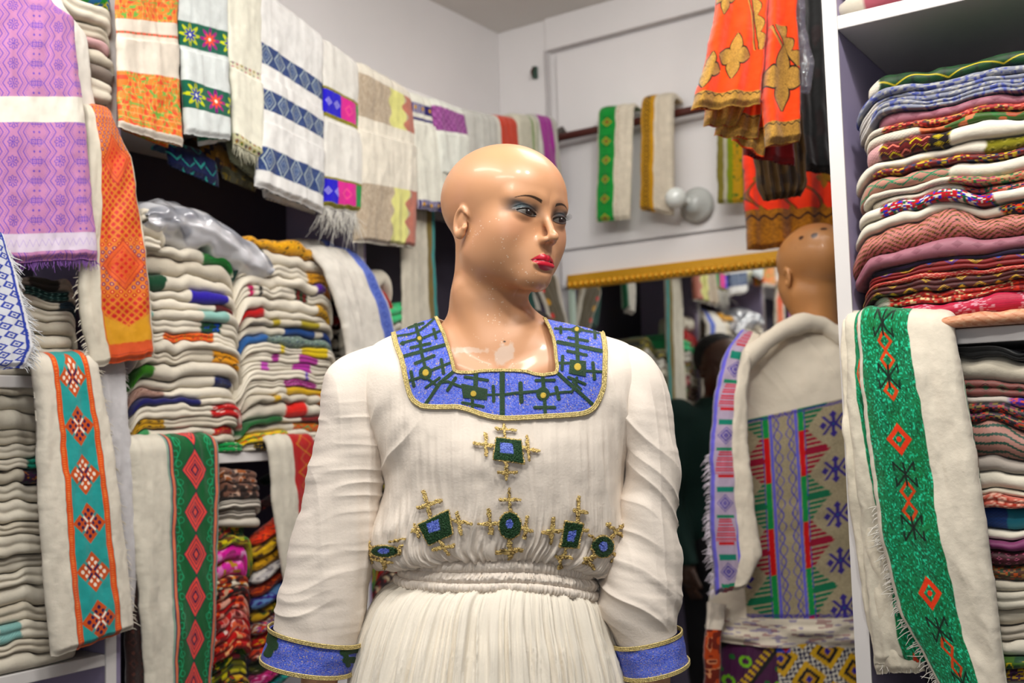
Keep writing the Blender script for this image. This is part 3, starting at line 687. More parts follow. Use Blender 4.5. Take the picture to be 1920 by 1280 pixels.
dy = np.full(G.shape[:2], 1e9)
for c, r in (((372, 530), 22), ((707, 675), 20), ((1197, 688), 20), ((1438, 490), 24), ((330, 292), 14), ((1430, 230), 15)): dy = np.minimum(dy, np.hypot(g[..., 0]-c[0], g[..., 1]-c[1])-r)
arc = np.cumsum(np.r_[0, np.linalg.norm(np.diff((Is+Os)/2, axis=0), axis=1)])*.81
am = np.broadcast_to(arc[None], dg.shape); bm = np.broadcast_to(np.linspace(0, 55, nb)[:, None], dg.shape)
Cc, rel, met = blue_stitch(am, bm, 3)
gm = sm(2.5, -1.5, dg); Cc = lerp(Cc, GRN*(1+.5*vn(am*2, bm*2, 0, 8)[..., None]), gm); rel = rel*(1-gm)+gm*(.0016+.0005*vn(am*1.7, bm*1.7, 0, 7)); met = met*(1-gm)
ym = sm(2.5, -2, dy); Cc = lerp(Cc, YEL, ym); rel = rel+.001*ym; met = met+.5*ym
collar = mk('collar', Pt+N*(.0022+rel)[..., None], gq(nb, na), M_emb, Cc, met, parent=dress)
tr = MB()
for L, r in ((np.concatenate([Is, ]), .0021), (Os, .0028)):
    row = Pt[0] if L is Is or r == .0021 else Pt[-1]; nr = N[0] if r == .0021 else N[-1]
    k = 3 if r > .0025 else 2
    for j in range(k):
        s = np.arange(na)/na*(2300 if not FAST else 900)
        side = np.cross(nr, np.gradient(row, axis=0)); side /= np.linalg.norm(side, axis=1)[:, None]+1e-9
        off = (j-(k-1)/2)*.0024
        Pl = row+nr*(.0035+.0003*np.sin(s+j*2))[:, None]+side*(off+.0003*np.cos(s*.7+j))[:, None]
        V, Q = tube(Pl, .0015+.0003*np.sin(s*1.3+j), 6); tr.add(V, Q)
tr.build('gold_trim', M_gold, collar)
# inner collar edge lies against the chest; close the neckline at the nape with a narrow facing
# ---- cuffs
def cuff(k0, k1, seed, motifs):
    keys = [k0, tuple((np.array(k0)+np.array(k1))/2), k1]
    nv, nt = (40, 260) if FAST else (90, 640)
    P, c = sleeve(keys, nv, nt); Nn = P-c[:, None]; Nn /= np.linalg.norm(Nn, axis=-1, keepdims=True)
    W = to_w(P); th = np.linspace(0, 2*pi, nt, endpoint=False)
    am = np.broadcast_to(th*70, (nv, nt)); bm = np.broadcast_to(np.linspace(0, 50, nv)[:, None], (nv, nt))
    Cc, rel, met = blue_stitch(am, bm, seed)
    u, v = pix(W); g = np.stack([u, v], -1); dg = np.full((nv, nt), 1e9)
    for L, r in motifs: dg = np.minimum(dg, dpl(g, L, r))
    gm = sm(1, -.5, dg)*(np.sin(th) > 0); Cc = lerp(Cc, GRN, gm); rel = rel*(1-gm)+gm*.0014; met = met*(1-gm)
    w = .0015*vn(th*3, bm[:, :1]*.05, 0, seed)
    o = mk('cuff', to_w(P+Nn*(.0012+rel+w)[..., None]), gq(nv, nt, cu=True), M_emb, Cc, met, parent=dress)
    so = o.modifiers.new('s', 'SOLIDIFY'); so.thickness = .0015; so.offset = -1
    tb = MB()
    for row in (0, nv-1):
        for j in range(3):
            s = np.linspace(0, 2*pi, nt)*(90 if FAST else 200)
            i = np.r_[np.arange(nt), 0][:nt]
            Pl = P[row]+Nn[row]*(.0034+.0004*np.sin(s+j*2))[:, None]; Pl[:, 2] += (j-1)*.0021
            Pl = np.concatenate([Pl, Pl[:1]]); V, Q = tube(to_w(Pl), .0013, 6); tb.add(V, Q)
    tb.build('gold_trim', M_gold, o)
cuff((511, 1172, 677, 1204, 61, -6), (497, 1229, 660, 1257, 66, -8), 5, [([(520, 1180), (505, 1225)], 7), ([(505, 1192), (515, 1210)], 9), ([(641, 1212), (650, 1245)], 5), ([(640, 1222), (668, 1218)], 5), ([(645, 1236), (660, 1236)], 6)])
cuff((1272, 1180, 1150, 1207, 57, -6), (1285, 1234, 1166, 1262, 62, -8), 6, [])
# ---- embroidered motifs of the bodice front
bvb = bvh_full
def motif(rect, strokes, fills, blues, name='embroidered_motif'):
    x0, y0, x1, y1 = rect; st = 1.0 if FAST else .55
    nx, ny = int((x1-x0)/st)+1, int((y1-y0)/st)+1
    gx, gy = np.meshgrid(np.linspace(x0, x1, nx), np.linspace(y0, y1, ny))
    g = (np.stack([gx, gy], -1)-np.array([660, 780]))*2.559
    wob = 3.0*vn(g[..., 0]*.09, g[..., 1]*.09, 0, 5)
    ds = np.full(gx.shape, 1e9); dg = ds.copy(); db = ds.copy()
    for L, r in strokes: ds = np.minimum(ds, dpl(g, L, r)+wob)
    for L in fills:
        q = np.hypot((g[..., 0]-L[0])/L[2], (g[..., 1]-L[1])/L[3]) if not isinstance(L[0], tuple) else None
        e = (q-1)*min(L[2], L[3]) if q is not None else dpoly(g, L)
        dg = np.minimum(dg, e); ds = np.minimum(ds, np.abs(e-3)-3.2+wob*.5)
    for L in blues:
        if isinstance(L[0], tuple): db = np.minimum(db, dpoly(g, L)+wob*.3)
        else: db = np.minimum(db, (np.hypot((g[..., 0]-L[0])/L[2], (g[..., 1]-L[1])/L[3])-1)*min(L[2], L[3])+wob*.4)
    cov = np.minimum(ds, dg) < 1.0
    Pt, N, ok, D = cast(bvb, gx, gy); ok = ok.reshape(gx.shape)
    cov &= ok; N = N*-np.sign((N*D).sum(-1))[:, None]
    Pt = Pt.reshape(ny, nx, 3); N = N.reshape(ny, nx, 3)
    if ok.all(): Pt = smooth2(Pt, 12 if FAST else 60); N = smooth2(N, 20 if FAST else 90); N /= np.linalg.norm(N, axis=-1, keepdims=True)
    gn = vn(g[..., 0]*.35, g[..., 1]*.35, 0, 3)
    C = lerp(GLD*(1+.75*gn[..., None]), hx('8a6a3c'), sm(.3, .8, vn(g[..., 0]*.5, g[..., 1]*.5, 0, 4)))
    rel = .0012+.0007*gn; met = np.full(gx.shape, .55)
    m = sm(1.5, -1.5, dg); C = lerp(C, GRN*(1+.4*gn[..., None]), m); met *= 1-m; rel = rel+.0006*m
    m = sm(1.5, -1.5, db); C = lerp(C, lerp(BLU*np.ones(gx.shape+(3,)), BLU2, np.clip(.3+.8*gn, 0, 1)), m)
    V = Pt+N*(.0020+rel)[..., None]; Q = gq(ny, nx); Q = Q[cov.reshape(-1)[Q].all(1)]
    us, inv = np.unique(Q, return_inverse=True)
    o = mk(name, V.reshape(-1, 3)[us], inv.reshape(-1, 4), M_emb, C.reshape(-1, 3)[us], met.reshape(-1)[us], parent=bodice_root)
    so = o.modifiers.new('s', 'SOLIDIFY'); so.thickness = .0016; so.offset = -1
bodice_root = bodice

motif((884, 792, 1014, 902), [([(728, 40), (735, 105)], 5), ([(692, 62), (783, 70)], 6), ([(588, 132), (690, 147)], 7), ([(642, 86), (646, 188)], 7), ([(810, 152), (895, 168)], 6), ([(838, 100), (848, 210)], 6), ([(738, 215), (740, 300)], 7), ([(702, 265), (788, 268)], 7)],
      [[(695, 108), (808, 122), (820, 222), (680, 205)]], [[(712, 130), (768, 135), (775, 182), (712, 178)]])
motif((772, 914, 888, 1042), [([(378, 475), (350, 360)], 8), ([(325, 438), (430, 402)], 8), ([(290, 548), (340, 545)], 9), ([(305, 520), (325, 575)], 8), ([(485, 495), (575, 515)], 7), ([(505, 460), (527, 562)], 8), ([(430, 600), (462, 660)], 7), ([(390, 635), (490, 618)], 8)],
      [[(325, 520), (465, 450), (485, 560), (372, 612)]], [[(362, 512), (420, 492), (430, 540), (375, 557)]])
motif((898, 914, 1006, 1052), [([(760, 455), (755, 350)], 7), ([(713, 400), (806, 398)], 7), ([(620, 515), (700, 510)], 7), ([(655, 448), (665, 558)], 8), ([(810, 530), (868, 550)], 7), ([(840, 480), (828, 580)], 6), ([(755, 590), (757, 685)], 7), ([(700, 650), (806, 640)], 8)],
      [(757, 520, 50, 60)], [(755, 512, 20, 22)])
motif((1016, 926, 1100, 1072), [([(1078, 500), (1085, 385)], 7), ([(1060, 450), (1115, 458)], 7), ([(922, 555), (1010, 545)], 7), ([(960, 490), (952, 605)], 8), ([(1022, 630), (1000, 735)], 6), ([(985, 672), (1048, 680)], 8), ([(1100, 540), (1122, 545)], 6)],
      [[(1022, 502), (1100, 515), (1080, 625), (998, 620)]], [[(1037, 545), (1070, 545), (1060, 597), (1028, 592)]])
motif((1090, 972, 1174, 1068), [([(1235, 580), (1300, 515)], 7), ([(1222, 515), (1298, 578)], 7), ([(1165, 665), (1113, 702)], 8), ([(1118, 682), (1160, 726)], 7), ([(1240, 650), (1285, 680)], 6), ([(1280, 650), (1245, 695)], 6), ([(1140, 570), (1165, 590)], 5)],
      [(1197, 622, 46, 48)], [(1197, 620, 20, 22)])
motif((690, 998, 758, 1066), [([(90, 600), (97, 700)], 5), ([(150, 672), (160, 722)], 5), ([(105, 680), (190, 700)], 4), ([(190, 600), (250, 585)], 5), ([(240, 620), (215, 660)], 4)],
      [(165, 645, 60, 24)], [(165, 643, 28, 12)])
# arms: separate mannequin pieces from above the elbow down to the hands
def arm(mir):
    s = 1 if mir else -1
    if mir: sh, el, wr = lp(1208, 772, .02), lp(1218, 1020, .0), lp(1222, 1262, -.01)
    else: sh, el, wr = lp(658, 778, .02), lp(618, 1020, .0), lp(600, 1262, -.01)
    w2 = wr+(wr-el)/np.linalg.norm(wr-el)*.055; hd = w2+np.array([0, -.005, -.09])
    def f(p):
        d = smin(s_cap(p, sh, el, .033, .032), s_cap(p, el, w2, .040, .024), .02)
        d = smin(d, s_cap(p, w2, hd, .022, .026), .02)
        q = hd
        for i in range(4):
            b = hd+np.array([0, (i-1.5)*.017, -.012]); m = b+np.array([-s*.006, (i-1.5)*.002, -.035+.003*abs(i-1)]); e = m+np.array([-s*.014, 0, -.032+.004*abs(i-1)])
            d = smin(d, smin(s_cap(p, b, m, .0088, .0078), s_cap(p, m, e, .0078, .0062), .004), .004)
        b = w2+np.array([0, -.022, -.03]); m = b+np.array([-s*.012, -.022, -.035]); e = m+np.array([-s*.008, -.006, -.03])
        return smin(d, smin(s_cap(p, b, m, .012, .0095), s_cap(p, m, e, .0095, .0075), .004), .01)
    lo = np.minimum(np.minimum(sh, el), hd)-.12; hi = np.maximum(np.maximum(sh, el), hd)+.08
    V, Q = isosurface(f, lo, hi, .006, 1); mk('arm', to_w(V), Q, M_skin, np.broadcast_to(hx('ca946c'), V.shape), parent=man)
arm(False); arm(True)
def legs(p):
    a, b = lp(880, 1180, .02), lp(985, 1180, .02); d = s_ell(p, lp(935, 1130, .02), (.14, .10, .10))
    for h, sg in ((a, -1), (b, 1)):
        k = np.array([h[0]+sg*.0, .01, .50]); an = np.array([h[0], .03, .11])
        d = smin(d, smin(s_cap(p, h, k, .075, .05), s_cap(p, k, an, .048, .030), .02), .04)
        d = smin(d, s_cap(p, an+[0, .02, -.05], an+[sg*.02, -.13, -.075], .030, .022), .02)
    return d
V, Q = isosurface(legs, (-.22, -.2, -.02), (.22, .2, 1.12), .01, 1); mk('legs', to_w(V), Q, M_skin, np.broadcast_to(hx('ca946c'), V.shape), parent=man)
V, Q = lathe([(0, 0), (0, .17), (.008, .17), (.014, .16), (.014, .012), (.5, .012), (.5, 0)], to_w(np.array([0, .03, 0])), (0, 0, 1), 32)
mk('stand', V, Q, mat('steel_stand', hx('8c8c8c'), .3, .8), parent=man)
# ------------------------------------------------------------------ woven patterns: f(x metres across, s 0..1 across, t metres down) -> colour

def solid(c): c = hx(c) if isinstance(c, str) else c; return lambda x, s, t: np.ones(np.shape(s+t)+(3,))*c
def A3(s, t, c): return np.ones(np.broadcast(s, t).shape+(3,))*(hx(c) if isinstance(c, str) else c)
def put(C, c, m): return lerp(C, hx(c) if isinstance(c, str) else c, np.clip(m, 0, 1))
def ln(d, w, e=.0006): return sm(w+e, w-e, np.abs(d))      # soft line of half width w
def bl(d, e=.0006): return sm(e, -e, d)                    # soft inside of signed distance
def flower(x, y, r): a = np.arctan2(y, x); return np.hypot(x, y)-r*(.72+.28*np.cos(8*a))
def p_zig(x, s, t):
    """pink and violet zigzag brocade with star column"""
    C = A3(s, t, 'c492b6'); V = '7250bc'; P, PX = .034, .088
    X = np.mod(x+.010, PX); X = np.where(X > PX/2, PX-X, X); z = tri(t/P)*.0055
    for x0 in (.0130, .0235):
        C = put(C, V, .95*ln(X-x0-z, .00095)); C = put(C, V, .75*ln(X-x0-z-.0045, .0006)*(np.sin(t*2100) > 0))
    ty = np.mod(t, P)-P/2; r = np.hypot(X, ty); a = np.arctan2(ty, X)
    C = put(C, V, .9*bl(np.abs(r-.0088-.0012*np.cos(8*a))-.0009)); C = put(C, V, .9*bl(r-.0068)*(np.cos(8*a) < -.1)); C = put(C, V, bl(r-.0010))
    t2 = np.mod(t+P/2, P)-P/2; d = np.abs(X-.0385)+np.abs(ty)
    C = put(C, V, bl(np.abs(np.maximum(np.abs(X-.0385-.0)-.0, np.abs(ty))-.0035)-.0008)); C = put(C, V, bl(np.abs(d-.0085)-.0007)*.8); C = put(C, V, bl(d-.0015))
    C = put(C, V, bl(np.abs(X-.0385)+np.abs(t2)-.0025)); return C
def p_purple(x, s, t):
    C = p_zig(x, s, t); 
    w = sm(.0, .002, t-.175)*sm(.222, .22, t); C = put(C, 'e6e2d8', w)
    w = sm(.0, .002, t-.413)*sm(.446, .444, t); C = put(C, hx('d9cfdc'), w); C = put(C, 'a98fd0', .5*w*ln(tri(x/.012)*.006-(t-.43), .0012))
    return C
def p_orange(x, s, t):
    C = A3(s, t, 'd07c30'); x = (s-.5)*.085
    u, v = (x+t)/.0150, (x-t)/.0150
    fu, fv = u-np.floor(u)-.5, v-np.floor(v)-.5; r = np.hypot(fu, fv)
    k = _h(np.floor(u), np.floor(v), np.floor(u)*0, 5)
    dot = np.where(k[..., None] > -2, hx('c8281c'), 0); zone = np.sin(t*24+1)
    dot = np.where((zone > .55)[..., None], hx('7a2d7c'), dot)
    C = lerp(C, dot, sm(.36, .28, r)*(r > .0)); C = put(C, 'ecc07a', sm(.16, .10, r)*(zone > .2)); C = put(C, 'f0b04a', .7*sm(.44, .5, np.maximum(np.abs(fu), np.abs(fv))))
    dm = np.abs(x)/.040+np.abs(np.mod(t+.02, .20)-.10)/.050
    C = put(C, 'd9702c', .9*bl(dm-.92, .02)); C = put(C, 'b9402a', ln(dm-.95, .03, .02)); C = put(C, 'b9402a', ln(dm-.72, .02, .02)); C = put(C, 'cf3a22', bl(dm-.6, .03)*((np.mod(u*1.0, 1) > .45) & (np.mod(v*1.0, 1) > .45)))
    C = put(C, 'd6a628', sm(.392, .40, t-.0*x+np.abs(x)*.6)*sm(.43, .425, t)); C = put(C, 'd26a44', sm(.425, .43, t)); C = put(C, 'b5502e', ln(t-.447, .001))
    C = put(C, 'cc7a4a', ln(np.abs(x)-.0415, .001)); return C
def p_teal(x, s, t):
    C = A3(s, t, '4aa7a4'); X = (s-.5)*.1
    for sg in (-1, 1):
        C = put(C, 'd96a34', bl(np.abs(X-sg*.0425)-.0068)); C = put(C, 'e9a06a', .7*bl(np.abs(X-sg*.0425)-.003)*(np.sin(t*1500) > .2))
    k = np.floor((t+.029)/.088); ty = (np.mod(t+.029, .088)-.044)/1.28; X = X/1.28; u, v = (X+ty)/1.414, (X-ty)/1.414
    sq = np.maximum(np.abs(u), np.abs(v)); C = put(C, 'c9683a', bl(sq-.0205)); odd = (np.mod(k, 2) > .5)
    gap = np.minimum(np.abs(u), np.abs(v))
    C = put(C, '4aa7a4', .9*bl(gap-.0022)*bl(sq-.0205)*(sq > .013))
    q = np.hypot(np.mod(np.abs(u), .0085)-.0045, np.mod(np.abs(v), .0085)-.0045)
    C = lerp(C, np.where(odd[..., None], hx('43205a'), hx('efe2d4')), bl(q-.0029)*bl(sq-.0185)*(gap > .003))
    cr = (np.minimum(np.abs(X-ty), np.abs(X+ty)) < 9)*bl(np.abs(np.abs(X)-np.abs(ty))-.0022)*bl(np.maximum(np.abs(X), np.abs(ty))-.0105)
    C = lerp(C, np.where(odd[..., None], hx('f0e6da'), hx('3b1d5e')), cr); C = put(C, 'c9683a', bl(np.hypot(X, ty)-.0028))
    C = put(C, 'cf7a54', sm(.490, .493, t)); return put(C, 'b0603c', ln(t-.492, .001))
def p_green(x, s, t):
    C = A3(s, t, '0c6e44'); X = (s-.5)*.128
    P = .083; ty = np.mod(t, P)-P/2
    d = np.abs(X)/.030+np.abs(ty)/.042
    v = ln(np.hypot(np.abs(X)-.040-.004*np.sin(t*168), np.mod(t, .0187)-.0093)-.0062, .0007); C = put(C, '4fc394', .8*v)
    C = put(C, '4fc394', .8*ln(np.abs(X)+.5*np.abs(ty)-.052, .0007))
    for r0, c in ((1.0, '2c1f52'), (.93, 'e0675c'), (.74, '2c1f52'), (.68, 'e0675c'), (.50, '2c1f52'), (.44, 'e0675c'), (.34, '2c1f52'), (.20, 'e0675c')): C = put(C, c, bl(d-r0, .015))
    e = np.abs(X)
    for a, b, c in ((.0470, .0490, '1d2f63'), (.0490, .0560, 'd98a6c'), (.0560, .0585, '1d2f63'), (.0585, .07, '9db0a2')): C = put(C, c, (e > a)*(e < b)*1.0)
    return C
def p_red(x, s, t):
    C = A3(s, t, 'b3231f'); X = s*.06
    C = put(C, 'c9a04a', ln(np.mod(tri(t/.06)*.020-X, .05)-.02, .0013)); C = put(C, 'd9b060', .6*ln(np.mod(tri(t/.06+.5)*.014-X, .05)-.02, .0008)); return C
def p_sequin(x, s, t):
    X = (s-.5)*.10; n = vn(X*420, t*420, 0, 4); C = A3(s, t, '158a68'); C = put(C, '5fd8b4', sm(.35, .7, n)); C = put(C, '0a4a3c', sm(-.3, -.7, n)*.8)
    m = .55+.45*vn(X*40, t*26, 0, 6); C = put(C, '117a3a', .45*m)
    t = t/.938; ty = np.mod(t, .246)
    def dia(yc, r, c, w=.0042):
        d = np.abs(X)+np.abs(ty-yc)*.85; return put(C, c, bl(np.abs(d-r)-w, .0012)*.95)
    for yc in (.0255, .0575): C = dia(yc, .0125, 'd2592a', .0034)
    C = put(C, 'd2592a', ln(np.abs(X)-np.abs(ty-.0415)*.8, .0020, .0012)*bl(np.hypot(X, ty-.0415)-.014))
    C = lerp(C, dia(.107, .0115, 'd2592a', .0036), (t < .2)*1.0)
    C = dia(.187, .0175, 'e0521c', .0056); C = put(C, 'e0521c', bl(np.hypot(X, ty-.187)-.0045))
    for yc in (-.002, .084, .244):
        tt = ty-yc
        C = put(C, '0a2a22', .95*bl(np.abs(np.abs(X)-np.abs(tt)*1.0)-.0026, .001)*bl(np.maximum(np.abs(X), np.abs(tt))-.021)); C = put(C, '0a2a22', .95*ln(X, .002)*bl(np.abs(tt)-.019)); C = put(C, '0a2a22', .9*ln(np.abs(X)-.019, .002)*bl(np.abs(np.abs(tt)-.012)-.007))
    return C
def p_damask(x, s, t):
    n = vn(x*120+2*vn(x*40, t*40, 0, 3), t*120, 0, 8); m = np.cos(x*260+3*vn(x*50, t*50, 0, 5))*np.cos(t*240); C = A3(s, t, 'dc9048'); C = put(C, 'e05a24', .9*sm(.25, .4, m)); C = put(C, '6fb860', .9*sm(.16, .08, np.abs(n+.1))); return put(C, 'f0c48c', .6*sm(.08, .04, np.abs(m)))
def p_floral(x, s, t):
    C = A3(s, t, '14705c'); P = .104; k = np.floor(x/P*2); xc = np.mod(x, P/2)-P/4; ty = t-.027
    odd = np.mod(k, 2) > .5; r = np.hypot(xc, ty)
    f = flower(xc, ty, .026); C = lerp(C, np.where(odd[..., None], hx('a82f8c'), hx('c8cf2c')), bl(f)); C = lerp(C, np.where(odd[..., None], hx('e8722c'), hx('1d3aa8')), bl(flower(xc, ty, .0155)))
    C = put(C, 'e9e9dc', bl(r-.0035)); return put(put(C, '14705c', bl(.0018-np.abs(r-.0135))*0), '1c2a6a', .5*bl(np.abs(xc)-.002)*(r > .016))
def p_blueaz(x, s, t, h=.036):
    C = A3(s, t, '3c4f7c'); X = np.mod(x, .040)-.020; ty = t-h/2; d = np.abs(X)/.012+np.abs(ty)/(h*.42)
    C = put(C, 'b9c3bf', ln(d-1.35, .12, .05)); C = put(C, 'aeb8bb', ln(d-.78, .07, .04)); C = put(C, '8fa0b4', ln(d-.35, .07, .05)); n = vn(x*500, t*500, 0, 3); return put(C, '7d8db0', .25*(n > .2))
def p_pinkblue(x, s, t, h=.05):
    C = A3(s, t, '2e9a5c'); ty = t-h/2
    C = put(C, '3a2fc4', bl(s-.45, .01)*1.0); C = put(C, 'd4479c', bl(np.abs(s-.66)-.22, .01)); C = put(C, 'e87a9c', .6*bl(np.abs(np.abs(s-.66)+np.abs(ty)*8-.10)-.02, .01))
    d = np.abs(np.mod(x, .028)-.014)+np.abs(ty); C = put(C, 'c9c4e6', ln(d-.009, .001)*(s < .44)); C = put(C, 'c9c4e6', ln(d-.004, .001)*(s < .44))
    e = (np.abs(ty) > h/2-.006); C = np.where(e[..., None], np.where(((np.mod(x*300+t*300, 2) > 1))[..., None], hx('1d2418'), hx('b9b048')), C); return C
def p_beige(x, s, t):
    n = vn(x*400, t*160, 0, 9); C = A3(s, t, 'bfb3a2'); C = put(C, 'a89a88', .5*(n > .1)); w = np.sin(t*130)*.05
    C = put(C, 'd8d69a', bl(np.abs(s-.66-w*.5)-.13, .01)); C = put(C, 'c58f80', bl(.80+w-s, .01)*1.0); C = put(C, 'a86a5e', .7*(s > .80+w)*(np.sin(np.hypot(x-.11, np.mod(t, .05)-.025)*1300) > .2)); return C
def p_navyband(x, s, t):
    C = A3(s, t, '35256e'); C = put(C, 'd9d4e0', .8*(np.sin(x*900) > .4)*(s < .4)); return put(C, 'c9a030', bl(np.hypot(np.mod(x, .03)-.015, t-.012)-.005))
def p_stripe(cs, w=.006, along=True):
    def f(x, s, t):
        q = np.floor((x if along else t)/w).astype(int) % len(cs); q = np.broadcast_to(q, np.broadcast(s, t).shape); return np.stack([hx(c) for c in cs])[q]
    return f
def p_geo(bg, cs, P=.022, sd=1, lines='', kind=0):
    """woven figures: stepped diamonds and zigzags of the given colours on bg"""
    def f(x, s, t):
        q = .0012; xq = np.floor(x/q)*q; tq = np.floor(t/q)*q; C = A3(s, t, bg)
        X = np.mod(xq, P)-P/2; T = np.mod(tq+.004, P)-P/2; d = np.abs(X)+np.abs(T); k = np.mod(np.floor(xq/P)+np.floor((tq+.004)/P), len(cs)).astype(int)
        k = np.broadcast_to(k, d.shape); cc = np.stack([hx(c) for c in cs]); c0 = cc[k]; c1 = cc[(k+1) % len(cs)]
        if kind == 0: C = lerp(C, c0, (d < P*.42)*1.0); C = lerp(C, c1, (d < P*.22)*1.0); C = put(C, bg, (np.abs(d-P*.31) < P*.04)*1.0)
        elif kind == 1: z = tri(xq/P)*P*.25; C = lerp(C, c0, (np.abs(T-z) < P*.10)*1.0); C = lerp(C, c1, (np.abs(T-z-P*.3) < P*.06)*1.0)
        elif kind == 2:
            n = _h(np.floor(xq/q/3), np.floor(tq/q/3)+np.floor(xq*0), xq*0, sd); C = lerp(C, cc[(np.abs(n)*97).astype(int) % len(cs)], (np.abs(n) > .42)*1.0)
        else:
            n = vn(x*90, t*90, 0, sd); m = vn(x*90+9, t*90, 0, sd+3); C = lerp(C, cc[0], sm(.1, .2, n)); C = lerp(C, cc[1 % len(cs)], sm(.15, .25, m)); C = lerp(C, cc[-1], sm(.40, .46, n))
        return C
    return f
# ------------------------------------------------------------------ hanging cloth
QL = .62 if FAST else 1.0
def hang(name, label, cat, keys, D, col, plane='y', th=.012, back=.12, nx=90, ny=200, mt=None, group=None, steps=(), wr=.003, fl=0.0, sd=1, parent=None, fringe=None, rise=.0, layers=0, taper=.4, edgecol=None, waves=None):
    """keys: left x,y and right x,y on the cloth's own hanging plane at distance D (5th value overrides D).
    The first row then runs back over the shelf or rail by `back` metres."""
    on = on_y if plane == 'y' else (on_x if plane == 'x' else on_f)
    L = np.array([on(k[0], k[1], k[4] if len(k) > 4 else D) for k in keys]); R = np.array([on(k[2], k[3], k[4] if len(k) > 4 else D) for k in keys])
    bd = {'y': np.array([0, 1., 0]), 'x': np.array([1., 0, 0]), 'f': F0}[plane]
    nb = 0
    if back > 0:
        a = [(back, .0), (back*.45, .006), (.022, .006), (.006, .0)]
        L = np.concatenate([[L[0]+bd*q+Z0*(r+rise) for q, r in a], L]); R = np.concatenate([[R[0]+bd*q+Z0*(r+rise) for q, r in a], R])
        L[4:5] -= Z0*.012; R[4:5] -= Z0*.012; nb = 4
    M = (L+R)/2; d = np.r_[0, np.cumsum(np.linalg.norm(np.diff(M, axis=0), axis=1))]
    nx = max(12, int(nx*QL)); ny = max(16, int(ny*QL)); t = np.linspace(0, d[-1], ny)
    def ip(A):
        B = np.stack([np.interp(t, d, A[:, i]) for i in range(3)], 1)
        k = max(1, int(ny*.02))
        for _ in range(k): B[1:-1] = (B[:-2]+2*B[1:-1]+B[2:])/4
        return B
    L, R = ip(L), ip(R); t0 = d[nb] if nb else 0.0; tt = t-t0
    E = R-L; W = np.linalg.norm(E, axis=1); e = E/W[:, None]; T = np.gradient((L+R)/2, axis=0); T /= np.linalg.norm(T, axis=1)[:, None]+1e-12
    N = np.cross(T, e); N /= np.linalg.norm(N, axis=1)[:, None]+1e-12
    mid = (L+R)[ny//2]/2; 
    if N[int(ny*.7)]@(CAM-mid) < 0: N = -N
    s = np.linspace(0, 1, nx); s = .5-.5*np.cos(s*pi)*(.15)-.5*(1-2*s)*.85
    th_ = th*np.ones(ny)
    for (tp, dh) in steps: th_ = th_+dh*sm(tp+.004, tp-.001, tt)
    end = sm(0, .012, t[-1]-t); th_ = th_*(taper+(1-taper)*end)
    prof = np.clip(1-np.abs(2*s-1)**9, 0, 1)**.5
    X = s[None]*W[:, None]; Tm = tt[:, None]
    w = wr*fbm(X*22, Tm*9, 0, sd)*sm(-.02, .08, Tm)+wr*.45*vn(X*70, Tm*5, 0, sd+3)
    if waves: w = w+waves[0]*np.sin(s[None]*waves[1]*2*pi+waves[2]+.6*vn(Tm*6, 0, 0, sd))*sm(-.02, waves[3] if len(waves) > 3 else .15, Tm)
    Fv = L[:, None]+E[:, None]*s[None, :, None]+N[:, None]*(th_[:, None]*prof[None]+w*(.2+.8*prof[None]))[..., None]
    # edges wander a little
    Fv = Fv+e[:, None]*((.0018*fbm(Tm*25, s[None]*2, 0, sd+9))[..., None])+T[:, None]*(.002*fbm(s[None]*7, Tm*0, 0, sd+4)*sm(t[-1]-.06, t[-1], t)[:, None])[..., None]
    sb = s[::-1][::max(1, nx//14)]
    Bv = L[:, None]+E[:, None]*sb[None, :, None]-N[:, None]*.001+N[:, None]*(w[:, ::-1][:, ::max(1, nx//14)]*.8)[..., None]
    C = col(X, np.broadcast_to(s[None], X.shape), np.broadcast_to(Tm, X.shape))
    C = np.broadcast_to(C, X.shape+(3,)); n = 1+.05*fbm(X*60, Tm*60, 0, sd+7)
    C = C*n[..., None]
    Cb = np.broadcast_to(C.mean((0, 1)) if edgecol is None else hx(edgecol), Bv.shape)
    V = np.concatenate([Fv, Bv], 1); C = np.concatenate([C, Cb], 1); m = V.shape[1]
    Q = gq(ny, m, cu=True)
    for row in (0, ny-1):
        a = np.arange(nx-1)+row*m; bidx = row*m+m-1-(np.arange(nx)*(len(sb)-1)//(nx-1))
        q = np.stack([a, a+1, bidx[1:], bidx[:-1]], 1); q = q if row == 0 else q[:, ::-1]
        Q = np.concatenate([Q, q[q[:, 2] != q[:, 3]]])
    tr_ = None
    o = mk(name, V, Q, mt or M_cotton, C, parent=parent)
    if label: tag(o, label, cat, group)
    if fringe:
        c, ln_, nn = fringe[:3]; side = fringe[3] if len(fringe) > 3 else 'b'; r = np.random.RandomState(sd); fb = MB()
        for i in range(int(nn*(.7 if FAST else 1))):
            if side == 'b': si = r.randint(nx); p = Fv[-1, si]-N[-1]*th_[-1]*.5; dr = T[-1]
            else: ri = r.randint(int(ny*.1) if side[-1] != 'l' else ny//2, ny); p = Fv[ri, -1 if side[0] == 'r' else 0]; dr = e[ri]*(1 if side[0] == 'r' else -1)+np.array([0, 0, -.5])
            l = ln_*r.uniform(.5, 1.2); j = r.randn(3)*.35
            pts = [p, p+(dr+j*.5)*l*.5, p+(dr+j)*l*.9-Z0*l*.25]; V, Q = tube(pts, [.0009, .0007, .0003], 4, cap=False); fb.add(V, Q, hx(c))
        fb.build('fringe', M_fringe, o)
    return o
